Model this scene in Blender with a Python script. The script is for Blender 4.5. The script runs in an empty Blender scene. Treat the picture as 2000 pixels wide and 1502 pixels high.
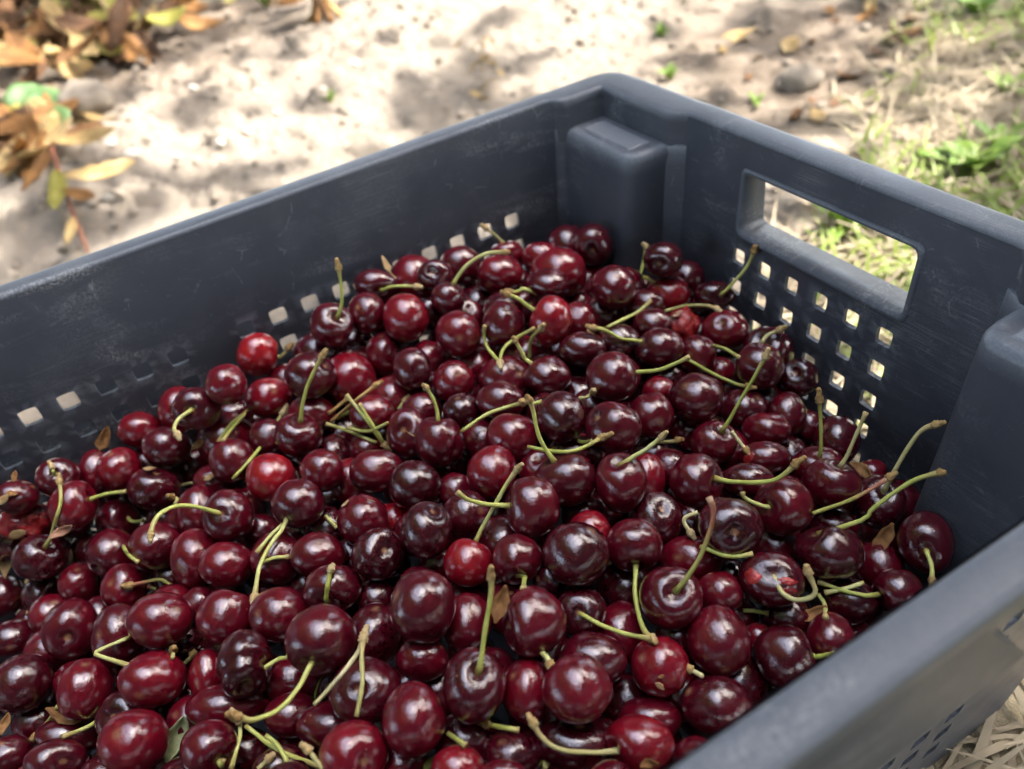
import bpy, bmesh, math, random
import numpy as np
from mathutils import Vector, Matrix, Quaternion
from mathutils.bvhtree import BVHTree
scn = bpy.context.scene
COL = scn.collection
# ---------------------------------------------------------------- camera
CAM_LOC=[0.4332, -0.2882, 0.4188]; CAM_ROT=[0.88263, 0.14076, 1.04782]; CAM_F=28.4386
cd = bpy.data.cameras.new('camera'); cam = bpy.data.objects.new('camera', cd); COL.objects.link(cam)
cam.location = CAM_LOC; cam.rotation_euler = CAM_ROT
cd.sensor_width = 36; cd.lens = CAM_F; cd.clip_start = 0.01; cd.clip_end = 400
cd.dof.use_dof = True; cd.dof.focus_distance = 0.352; cd.dof.aperture_fstop = 6.3; cd.dof.aperture_blades = 7
scn.camera = cam
# ---------------------------------------------------------------- sky, sun, exposure
SUN_EL = math.radians(56); SUN_AZ = math.radians(20)      # azimuth from +Y towards +X
SUN = Vector((math.sin(SUN_AZ)*math.cos(SUN_EL), math.cos(SUN_AZ)*math.cos(SUN_EL), math.sin(SUN_EL)))
w = bpy.data.worlds.new('World'); scn.world = w; w.use_nodes = True
nt = w.node_tree; sky = nt.nodes.new('ShaderNodeTexSky'); sky.sky_type = 'NISHITA'; sky.sun_disc = False
sky.sun_elevation = SUN_EL; sky.sun_rotation = SUN_AZ; sky.air_density = 1.0; sky.dust_density = 4.0; sky.ozone_density = 0.6
bg = nt.nodes['Background']; bg.inputs['Strength'].default_value = 0.15
hs = nt.nodes.new('ShaderNodeHueSaturation'); hs.inputs['Saturation'].default_value = .75
nt.links.new(sky.outputs[0], hs.inputs['Color']); nt.links.new(hs.outputs[0], bg.inputs[0])
ld = bpy.data.lights.new('sun', 'SUN'); ld.energy = 2.0; ld.angle = math.radians(0.53); ld.color = (1, .95, .87)
sun = bpy.data.objects.new('sun', ld); COL.objects.link(sun)
sun.rotation_euler = SUN.to_track_quat('Z', 'Y').to_euler(); sun.location = (0, 0, 5)
scn.view_settings.view_transform = 'Standard'; scn.view_settings.look = 'None'
scn.view_settings.exposure = 3.4; scn.view_settings.gamma = 1; scn.view_settings.use_curve_mapping = False
scn.cycles.max_bounces = 8; scn.cycles.use_denoising = True
R = random.Random(5); NR = np.random.default_rng(5)
# ---------------------------------------------------------------- placement tables (tenths of a millimetre unless noted)
CH=[[205,-2631,1606,126,129,127,740,283,394,467,231,822,-521,95,0],[555,-2863,1727,109,114,112,739,260,399,476,3,737,-676,50,0],[499,-2684,1502,129,115,122,751,265,378,472,-632,-323,-704,70,0],[674,-2454,1648,133,127,130,755,287,366,462,454,745,488,25,0],[620,-2251,1478,154,161,157,765,296,347,456,42,938,-344,65,0],[414,-2214,1725,123,129,126,749,317,369,450,655,370,658,30,0],[383,-1992,1684,113,121,117,754,332,356,441,-378,472,-797,35,0],[574,-1829,1673,137,145,141,763,341,336,435,-715,565,411,72,0],[231,-1851,1749,133,101,116,749,349,358,434,995,-91,40,30,0],[226,-1614,1670,151,156,154,756,361,342,427,-646,-438,-626,55,0],[431,-1549,1774,108,95,101,758,369,333,422,639,-349,686,25,0],[555,-2003,1501,110,131,120,766,318,338,445,62,-74,-995,40,0],[895,-1959,1571,107,121,114,775,318,321,443,165,983,-78,22,0],[234,-2098,1408,144,135,139,758,313,354,450,-975,-88,205,10,0],[303,-2325,1505,137,130,134,753,299,368,457,-815,-254,-521,20,0],[427,-2124,1420,97,98,97,763,307,346,451,-519,680,-518,50,0],[825,-2086,1378,154,135,144,778,298,321,451,-31,834,-551,60,0],[591,-553,1639,122,134,128,777,425,263,383,769,-606,204,25,0],[346,-605,1528,137,148,142,774,416,276,390,-659,652,376,30,0],[1099,-412,1698,119,105,112,790,434,225,371,550,-791,268,20,0],[405,-834,1574,121,107,114,772,405,286,397,-669,42,742,70,0],[1059,-218,1455,115,122,118,797,429,209,370,-872,484,67,25,0],[223,-978,1577,115,100,107,766,398,303,404,-331,24,943,50,0],[223,-1301,1634,133,127,130,761,380,323,415,-287,895,341,30,0],[509,-1183,1647,137,125,131,770,386,302,409,-505,862,-38,55,0],[679,-871,1605,171,159,165,779,402,274,396,-900,56,433,60,0],[854,-1044,1689,128,98,112,780,395,276,400,283,-937,-203,25,0],[1129,-783,1694,127,127,127,790,410,243,387,-461,122,-879,35,0],[607,-1567,1706,101,102,101,766,362,321,423,-95,564,821,30,0],[591,-637,1367,141,158,149,786,403,257,393,-265,960,-93,50,0],[194,-1235,1430,95,107,101,768,374,312,416,387,835,-392,40,0],[432,-1322,1444,137,137,137,773,366,304,419,-889,-434,-147,12,0],[955,-1409,1644,119,130,124,781,364,288,417,457,582,-673,35,0],[1157,-1212,1681,124,134,129,788,378,265,406,-761,-495,419,78,0],[877,-1646,1646,130,130,130,776,348,307,427,-848,313,-427,50,0],[1111,-1021,1561,114,119,116,793,385,252,400,-355,289,-889,50,0],[746,-807,1378,97,96,96,789,392,256,398,-156,951,-267,40,0],[1052,-821,1475,128,118,123,795,394,241,394,-632,733,-251,30,0],[1192,-622,1527,117,94,105,798,409,223,383,-315,828,464,20,0],[1140,-422,1481,135,113,123,798,418,215,376,-32,891,-453,78,0],[1366,-702,1530,115,88,100,803,402,214,384,-600,161,-784,25,0],[1392,-524,1437,97,109,103,807,407,200,379,-906,-136,-401,100,1],[1553,-795,1517,134,112,123,809,392,204,387,-392,-721,571,25,0],[1353,-1160,1574,132,95,112,799,372,243,404,68,936,-347,20,0],[1687,-1206,1621,138,127,132,809,366,221,403,379,925,20,30,0],[1403,-1408,1547,130,113,121,800,350,253,416,-797,-340,499,30,0],[1372,-940,1519,130,101,114,803,384,226,395,-760,250,600,10,0],[997,-1336,1417,169,105,133,792,355,270,418,-655,742,147,50,0],[937,-1594,1430,120,110,115,786,337,289,429,-859,-487,156,55,0],[1064,-1798,1508,120,120,120,785,323,297,436,-564,-53,-824,50,0],[768,-1469,1386,120,109,114,784,347,291,425,-158,987,14,25,0],[1210,-1563,1490,149,129,139,794,338,273,426,-731,-344,-590,40,0],[1407,-1689,1543,127,106,116,798,326,269,430,17,-781,-624,30,0],[1281,-1867,1485,100,100,100,793,311,286,440,-31,94,-995,10,0],[981,-852,1298,83,83,83,798,381,240,400,-865,498,-58,50,0],[1319,-230,1479,115,88,101,804,428,192,366,847,-163,505,10,0],[1545,-341,1411,136,120,128,812,415,178,369,266,-493,828,55,0],[1915,-439,1429,131,127,129,823,405,152,368,-892,-447,66,25,0],[1779,-242,1346,145,137,141,821,413,152,363,-11,-512,859,20,0],[2005,-239,1302,107,102,105,829,407,131,361,159,-545,823,8,0],[1636,-613,1426,105,110,108,815,397,184,380,-226,752,-619,35,0],[1684,-505,1289,89,82,85,821,394,170,378,708,559,-431,50,0],[1931,-874,1464,140,130,135,824,376,175,387,-7,455,-891,25,0],[1744,-955,1421,90,82,86,818,370,194,394,-992,122,21,60,0],[913,-434,1424,89,84,87,794,416,229,381,-274,43,-961,50,0],[1203,-211,1320,119,100,109,805,420,194,371,-838,-92,-538,8,0],[488,-3043,1616,130,121,126,738,242,405,484,786,-245,568,25,0],[218,-3142,1474,121,136,128,734,237,411,486,-955,294,-36,60,0],[202,-3371,1439,117,102,109,729,218,421,494,-740,-657,145,60,0],[397,-3281,1397,128,120,124,738,216,406,493,-847,385,367,30,0],[369,-3546,1374,118,123,120,732,195,419,502,-62,-10,-998,60,0],[215,-3685,1311,92,134,111,727,188,427,505,-524,846,-94,50,0],[293,-3834,1433,113,107,110,719,177,438,509,652,156,742,30,0],[502,-3807,1366,118,132,125,728,167,425,511,368,896,249,55,0],[345,-4033,1458,111,94,102,714,160,447,515,-9,-954,-300,25,0],[326,-4065,1261,129,98,112,721,152,436,517,-513,-847,-138,100,2],[239,-4215,1254,68,89,78,715,144,445,520,-636,764,107,15,0],[534,-4070,1175,135,122,128,729,138,423,520,294,610,736,15,0],[219,-4244,1105,96,101,98,720,138,437,521,-774,379,-508,30,0],[465,-3866,982,114,111,112,741,151,405,515,-57,77,-995,40,0],[417,-3684,1093,119,123,121,740,171,406,508,659,663,356,40,0],[565,-3421,1298,135,117,126,743,194,400,500,-118,508,853,20,0],[948,-3493,1265,129,123,126,753,169,384,507,-286,-201,-937,35,0],[894,-3252,1296,109,144,126,757,193,377,498,-767,-620,165,35,0],[1143,-3112,1404,121,133,127,764,199,363,494,583,-218,783,30,0],[345,-3211,1147,129,128,128,748,213,390,493,-785,-47,618,30,0],[702,-3117,1280,122,99,110,755,212,378,492,-778,-450,-438,40,0],[568,-3438,1079,104,112,108,751,184,387,503,68,-987,-146,40,0],[1165,-3341,1272,119,151,134,763,172,366,504,-589,610,-531,50,0],[508,-2988,1362,155,154,154,750,234,385,485,-953,303,-3,45,0],[286,-2888,1339,112,107,109,747,248,388,480,-236,-185,-954,20,0],[211,-3715,1117,85,95,90,733,178,416,507,188,-735,-652,25,0],[903,-2644,1482,127,123,125,765,255,355,473,118,344,931,30,0],[1030,-2860,1414,125,129,127,767,228,356,483,-816,473,-332,85,0],[1217,-2632,1473,108,112,110,776,244,335,475,-177,912,-371,40,0],[1369,-2793,1484,128,123,126,777,223,336,482,609,-787,95,25,0],[1368,-2397,1448,138,113,125,788,259,310,465,-616,40,-787,35,0],[1593,-2288,1462,130,116,123,798,261,288,460,-763,-552,335,8,0],[1211,-2155,1444,115,135,125,787,285,305,454,507,-355,786,30,0],[1428,-2071,1494,122,136,129,795,289,288,449,-402,357,843,30,0],[983,-2261,1486,119,106,112,776,285,328,457,380,-81,-921,50,0],[1611,-2570,1423,128,124,126,794,231,302,474,-988,-47,-149,35,0],[1941,-2373,1525,116,126,121,808,242,270,464,-11,511,859,8,0],[1854,-2596,1445,117,122,120,802,218,287,476,660,264,703,10,0],[1562,-2430,1279,99,89,94,800,239,288,469,-666,723,-185,90,0],[1619,-2822,1374,132,107,119,790,203,314,486,-278,-243,-929,35,0],[1141,-3016,1207,99,102,101,774,200,345,492,-870,479,-115,25,0],[1469,-2994,1322,122,128,125,781,191,331,493,107,498,-861,35,0],[711,-2522,1425,128,112,120,764,268,354,468,-877,196,439,50,0],[712,-2407,1198,155,148,151,775,266,335,466,-338,922,189,10,0],[425,-2816,1216,113,107,110,757,244,371,479,-702,-539,466,10,0],[227,-2811,1181,116,111,114,753,249,378,478,-102,921,-376,20,0],[794,-2992,1431,119,123,121,755,226,376,486,-825,-31,565,35,0],[1190,-2507,1295,122,124,123,785,247,319,471,-920,2,-391,60,0],[1071,-2618,1138,116,118,117,784,234,323,476,-699,611,-371,10,0],[1233,-2832,1183,128,112,120,782,211,328,486,-248,966,-76,15,0],[1054,-2358,1321,97,89,93,782,266,320,464,-994,-93,48,30,0],[1395,-2728,1275,107,108,107,787,218,317,482,-806,305,-507,15,0],[1056,-2010,1409,109,100,104,785,300,305,447,-853,-28,522,30,0],[1762,-1544,1601,117,130,123,810,334,235,420,-757,-540,-369,8,0],[1952,-1376,1566,136,126,131,820,342,206,410,-306,-592,746,30,0],[1651,-1773,1519,134,124,129,807,311,254,434,268,-602,-752,45,0],[1799,-1967,1511,122,129,126,810,288,254,443,-697,707,-122,55,0],[2153,-1943,1582,126,135,130,823,282,225,440,-401,-867,296,35,0],[2057,-1716,1521,140,129,134,823,304,216,429,-464,-221,858,20,0],[2223,-1538,1525,117,133,125,831,316,189,417,-156,54,986,35,0],[2167,-1367,1396,94,125,108,833,324,178,411,23,878,-478,65,0],[2361,-1460,1357,121,116,119,841,307,163,415,345,140,928,15,0],[1896,-2170,1448,119,112,115,813,260,256,455,-681,-442,-584,15,0],[1653,-2123,1373,90,85,87,806,270,268,453,509,559,-655,30,0],[1906,-1127,1473,111,119,115,822,357,191,400,-920,172,-351,35,0],[1629,-1292,1429,104,95,100,813,347,222,412,-979,-203,-16,30,0],[1798,-1520,1369,137,119,128,819,319,219,423,-74,-83,-994,35,0],[2146,-2290,1452,109,106,108,820,237,242,461,-532,733,424,78,0],[2275,-2113,1485,108,108,108,828,253,219,450,856,-511,-77,35,0],[2435,-1916,1531,137,134,135,836,270,192,437,-68,-632,-772,10,0],[2301,-1771,1439,96,95,96,835,284,192,431,-318,765,-560,75,0],[2112,-1677,1309,112,94,102,831,291,198,430,-597,-778,-195,20,0],[2480,-1662,1449,122,118,120,842,289,167,423,830,-504,-239,30,0],[1938,-1168,1244,111,103,107,830,337,181,407,-920,392,-7,20,0],[2121,-1191,1315,110,98,104,834,335,169,404,-712,35,-702,22,0],[1810,-1955,1186,109,108,109,820,268,235,447,-282,-135,-950,15,0],[1933,-2081,1271,104,94,99,821,257,237,452,386,637,-667,30,0],[2327,-1202,1413,123,125,124,839,336,153,400,733,543,410,30,0],[1979,-586,1257,127,114,120,831,381,148,378,-376,-331,-865,20,0],[2137,-440,1242,97,119,108,835,387,127,369,-975,191,116,30,0],[2185,-630,1285,121,92,106,836,376,132,376,-954,264,139,45,0],[2141,-938,1352,116,105,110,834,358,155,390,336,263,904,35,0],[2364,-332,1178,117,130,123,843,386,99,362,350,474,-808,20,0],[2166,-310,1111,88,94,91,839,386,114,366,-320,785,531,35,0],[2451,-559,1193,129,101,114,846,369,101,371,174,-67,982,45,0],[2643,-677,1309,138,117,127,850,363,90,370,-32,425,905,30,0],[2323,-780,1291,128,84,104,841,362,127,381,-853,516,-81,35,4],[2411,-959,1321,126,84,103,844,347,128,388,-855,127,-504,20,0],[2652,-980,1371,128,128,128,851,342,106,384,-40,-849,527,40,0],[2646,-1287,1448,143,123,132,850,320,126,399,682,-387,620,10,0],[2906,-963,1302,138,121,129,860,331,75,380,-636,-185,750,10,0],[2766,-486,1169,118,126,122,855,364,66,363,194,-121,973,15,0],[2882,-1268,1332,134,117,125,861,305,94,397,359,-297,885,20,3],[3062,-556,1218,116,138,126,863,354,38,359,504,-690,519,20,0],[3137,-800,1166,104,94,99,868,327,39,371,-322,-946,-27,25,0],[2980,-714,1090,108,106,107,865,334,51,372,-942,334,-32,35,0],[2717,-706,1109,111,92,101,857,344,79,376,-241,-347,-906,20,0],[2669,-1041,1164,106,99,102,856,321,101,392,-325,871,370,30,0],[3046,-978,1128,118,101,109,868,311,56,383,-980,-44,193,5,0],[2569,-297,1085,71,66,68,850,377,76,360,146,989,-22,40,0],[284,-4407,830,104,122,113,728,116,424,527,-840,-509,187,30,0],[664,-3955,1017,107,109,108,742,136,403,519,-89,-343,-935,45,0],[968,-3722,1123,111,121,116,752,143,385,515,-299,314,-901,50,0],[1363,-3212,1316,129,115,122,772,176,350,501,-720,-675,162,50,0],[1498,-3542,1332,140,126,133,765,137,362,515,-457,-673,-582,45,0],[1664,-3290,1325,128,125,126,779,152,336,507,-696,670,258,40,0],[1046,-3997,1096,130,148,139,747,115,393,525,854,-22,520,35,0],[641,-4374,837,124,105,114,736,100,410,530,-932,74,-355,20,0],[1161,-4261,1035,139,141,140,743,85,395,533,-126,-985,118,10,0],[1461,-3968,1118,118,132,125,758,94,371,529,238,-437,-867,50,0],[1721,-3656,1251,139,117,128,771,110,348,522,-818,379,-432,55,0],[1322,-3774,1186,117,145,131,758,121,374,521,-312,464,-829,30,0],[1795,-3457,1198,74,114,91,782,123,328,515,-559,470,-682,55,0],[1995,-3403,1186,170,98,129,791,116,309,515,-33,-902,-430,35,0],[1888,-3580,1111,97,96,97,784,103,322,521,-126,399,-908,40,0],[477,-4309,734,107,100,103,738,111,407,527,256,309,-916,30,0],[279,-4315,664,84,94,89,736,118,411,525,368,-184,-911,30,0],[380,-4171,818,64,81,72,736,128,411,522,-251,-142,-958,40,0],[992,-3507,1063,97,93,95,761,158,369,509,-564,-762,-317,15,0],[1410,-3391,1219,82,84,83,771,153,351,509,-979,193,-71,35,0],[1473,-3520,1129,89,83,86,772,134,348,514,-342,-940,-17,10,0],[1318,-3812,989,81,85,83,764,112,362,523,-184,-226,-956,35,0],[1229,-4304,815,118,101,109,752,72,379,535,203,-961,-185,30,0],[1983,-3268,1382,114,136,125,789,137,316,509,968,-251,-8,8,5],[1817,-3076,1355,130,119,124,790,166,314,499,-207,594,-778,35,0],[2157,-2955,1492,144,137,140,802,165,289,495,829,-526,190,30,0],[2309,-2563,1565,135,147,141,818,205,252,475,277,637,-719,25,0],[1865,-2827,1400,126,103,114,798,192,298,488,822,-497,277,25,0],[2146,-2764,1335,116,131,123,812,180,266,487,231,-394,-890,20,0],[2410,-2892,1400,143,126,134,817,152,255,494,467,-125,875,20,0],[2650,-2777,1449,121,130,125,829,152,226,488,-221,-895,-388,45,0],[2399,-2643,1377,107,89,97,825,181,237,481,-116,-891,-439,40,0],[2359,-2418,1379,102,128,114,828,208,226,468,-293,-93,-952,35,0],[2674,-2536,1473,117,137,127,837,182,207,473,259,252,932,20,0],[2007,-3125,1140,132,114,123,802,142,288,503,-579,-767,274,35,0],[2200,-3185,1199,116,89,102,805,125,280,507,-978,-111,-174,35,0],[2357,-3052,1231,147,98,120,815,131,260,502,50,-578,-815,30,0],[2611,-3019,1395,125,112,118,821,123,244,501,835,187,517,60,0],[1939,-2674,1284,94,88,91,808,198,275,482,-362,-115,-925,15,0],[1951,-2361,1302,101,91,96,815,230,255,466,-517,483,-707,40,0],[1599,-2670,1250,87,87,87,797,213,298,480,-406,-202,-891,20,0],[2587,-2215,1493,130,133,132,839,226,194,454,-148,-910,386,35,0],[2898,-2223,1453,130,127,129,853,206,157,453,-957,-273,98,42,0],[2732,-2362,1346,98,126,111,846,192,181,464,241,369,-898,50,0],[2763,-2077,1334,136,102,118,852,223,157,446,-720,512,-469,25,0],[2569,-1999,1353,110,101,105,845,243,175,443,494,-371,787,12,0],[2651,-1877,1201,112,129,121,853,243,151,438,173,910,-376,40,0],[2911,-1871,1294,114,119,116,861,237,125,433,225,579,-784,65,0],[2749,-1681,1393,131,126,128,854,272,136,422,403,-61,913,30,0],[3003,-1994,1150,127,89,106,865,209,117,441,-841,365,-400,35,0],[3111,-2107,1283,129,99,113,866,197,116,444,-47,-971,234,70,0],[2827,-1989,1040,121,107,114,860,213,133,444,-705,120,-699,15,0],[2477,-1730,1198,125,119,122,847,265,161,431,-280,947,155,15,0],[2374,-2023,1373,79,77,78,836,251,198,446,50,760,-648,10,0],[2573,-1431,1267,147,107,125,851,296,136,412,-103,647,-755,45,0],[2800,-1471,1310,99,93,96,858,286,114,411,695,-53,-717,40,0],[2958,-1612,1284,127,136,131,864,263,103,417,-875,482,-43,35,0],[3118,-1423,1220,121,126,123,871,271,72,404,428,896,119,15,0],[3161,-1211,1195,99,101,100,872,289,55,392,-689,675,-266,35,0],[3118,-1771,1209,134,110,121,870,232,92,425,582,534,-613,20,0],[2694,-1312,1195,71,71,71,857,298,114,406,-881,247,-403,10,0],[2953,-1240,1138,104,91,97,866,291,80,399,722,-172,-670,10,0],[2964,-1406,1148,59,59,59,867,275,87,407,278,-679,-680,50,0],[2799,-1698,1199,83,81,82,859,255,124,426,-953,-16,302,30,0],[1953,-3783,1231,137,131,134,774,82,338,529,-175,90,-980,50,0],[2181,-3509,1267,113,107,110,791,95,307,521,952,271,139,35,0],[1671,-4162,1027,131,93,110,760,61,362,537,693,479,538,25,0],[1429,-4390,931,99,86,92,749,56,380,540,27,-156,-987,20,0],[1492,-4133,905,149,100,122,760,72,362,534,-100,-981,164,30,0],[2106,-3427,1000,105,101,103,799,100,290,517,-696,-686,-210,20,0],[2399,-3288,1226,111,82,96,808,102,271,513,120,-629,-768,10,0],[2868,-2719,1377,96,77,86,842,141,193,484,-427,-817,-387,65,0],[2717,-2635,1227,128,100,113,841,155,195,480,-953,208,-222,20,0],[2879,-2522,1268,118,88,102,850,160,172,473,195,124,-973,10,0],[2962,-2303,1229,156,103,126,858,179,145,459,-248,429,869,10,0],[2667,-2887,1255,101,84,92,831,130,220,494,-17,660,-751,45,0],[2977,-2598,1368,85,55,68,850,149,170,476,-298,887,-353,30,0],[721,-3733,1146,129,124,129,1000,0,0,0,619,-775,127,31,0],[3035,-1574,1062,125,120,125,1000,0,0,0,-217,-104,-971,12,0],[707,-2784,1401,111,107,111,1000,0,0,0,-251,966,66,28,0],[740,-4131,968,110,106,110,1000,0,0,0,-220,-522,-824,48,0],[1676,-3842,1067,126,121,126,1000,0,0,0,439,-217,872,18,0],[2090,-2100,1396,118,113,118,1000,0,0,0,15,943,333,19,0],[2355,-2225,1308,110,106,110,1000,0,0,0,-91,268,959,40,0],[1446,-1855,1391,109,105,109,1000,0,0,0,-179,737,-652,35,0],[530,-4171,932,111,107,111,1000,0,0,0,832,547,86,18,0],[1913,-909,1233,108,104,108,1000,0,0,0,-896,324,-304,42,0],[2749,-315,1032,120,115,120,1000,0,0,0,316,801,-509,24,0],[1842,-1740,1398,118,113,118,1000,0,0,0,19,-37,999,43,0],[2757,-2359,1133,121,116,121,1000,0,0,0,169,969,-179,36,0],[3243,-1957,1148,112,108,112,1000,0,0,0,685,683,-252,30,0],[947,-2509,1304,110,106,110,1000,0,0,0,88,-960,266,13,0],[2752,-376,825,112,108,112,1000,0,0,0,-861,32,-507,46,0],[722,-1805,1457,109,104,109,1000,0,0,0,-869,-391,303,48,0],[2261,-540,1096,117,112,117,1000,0,0,0,-964,-222,147,7,0],[740,-1298,1560,125,120,125,1000,0,0,0,788,-590,176,15,0],[2268,-1203,1060,116,112,116,1000,0,0,0,967,-15,-256,27,0],[2602,-2201,1255,124,119,124,1000,0,0,0,845,378,379,15,0],[2945,-1806,1083,114,109,114,1000,0,0,0,323,-591,-740,36,0],[2546,-2433,1253,123,119,123,1000,0,0,0,656,-699,-285,35,0],[2809,-1398,1092,111,107,111,1000,0,0,0,161,413,-896,27,0],[929,-4189,907,119,114,119,1000,0,0,0,-3,848,529,40,0],[2792,-927,1055,116,112,116,1000,0,0,0,-640,591,-491,14,0],[2123,-801,1188,113,109,113,1000,0,0,0,-977,165,-136,46,0],[3226,-2312,1305,123,118,123,1000,0,0,0,76,860,505,27,0],[1565,-1515,1455,117,112,117,1000,0,0,0,-946,-158,-282,30,0],[279,-3896,1121,111,107,111,1000,0,0,0,-821,423,384,38,0],[1351,-2042,1261,109,104,109,1000,0,0,0,-773,-633,34,27,0],[1591,-771,1293,123,118,123,1000,0,0,0,933,-90,350,19,0],[639,-1121,1458,110,106,110,1000,0,0,0,749,316,582,25,0],[2172,-2976,1112,123,118,123,1000,0,0,0,-112,-473,874,13,0],[2196,-2356,1252,117,112,117,1000,0,0,0,-418,-620,664,20,0],[462,-1650,1569,117,112,117,1000,0,0,0,-348,180,920,12,0],[2245,-3245,1000,115,110,115,1000,0,0,0,-299,-629,-717,29,0],[1537,-2915,1131,115,110,115,1000,0,0,0,931,10,364,35,0],[1243,-4057,956,112,107,112,1000,0,0,0,87,-954,-286,45,0],[911,-3042,1215,118,113,118,1000,0,0,0,-637,-388,-666,40,0],[1432,-1259,1353,116,111,116,1000,0,0,0,891,-425,-161,8,0],[2900,-866,888,115,110,115,1000,0,0,0,233,613,-755,35,0],[2585,-3294,1315,125,120,125,1000,0,0,0,-494,138,858,19,0],[604,-1483,1530,112,107,112,1000,0,0,0,541,81,837,40,0],[1837,-3264,1011,129,124,129,1000,0,0,0,-144,815,-562,44,0],[2930,-2188,1029,118,114,118,1000,0,0,0,424,905,-11,20,0],[2119,-2150,1191,108,104,108,1000,0,0,0,175,769,-615,35,0],[1913,-386,1167,129,124,129,1000,0,0,0,-10,925,-379,30,0],[322,-2548,1422,114,109,114,1000,0,0,0,-474,-708,-523,33,0],[2050,-1528,1165,111,107,111,1000,0,0,0,139,978,156,29,0],[1828,-4014,949,113,108,113,1000,0,0,0,980,162,117,23,0],[1293,-3519,1164,115,111,115,1000,0,0,0,-643,304,-703,44,0],[2184,-3672,1127,119,114,119,1000,0,0,0,-13,998,-60,10,0],[446,-1046,1492,109,105,109,1000,0,0,0,519,-813,-263,22,0],[1593,-286,1165,127,122,127,1000,0,0,0,-156,-218,-963,35,0]]
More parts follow.
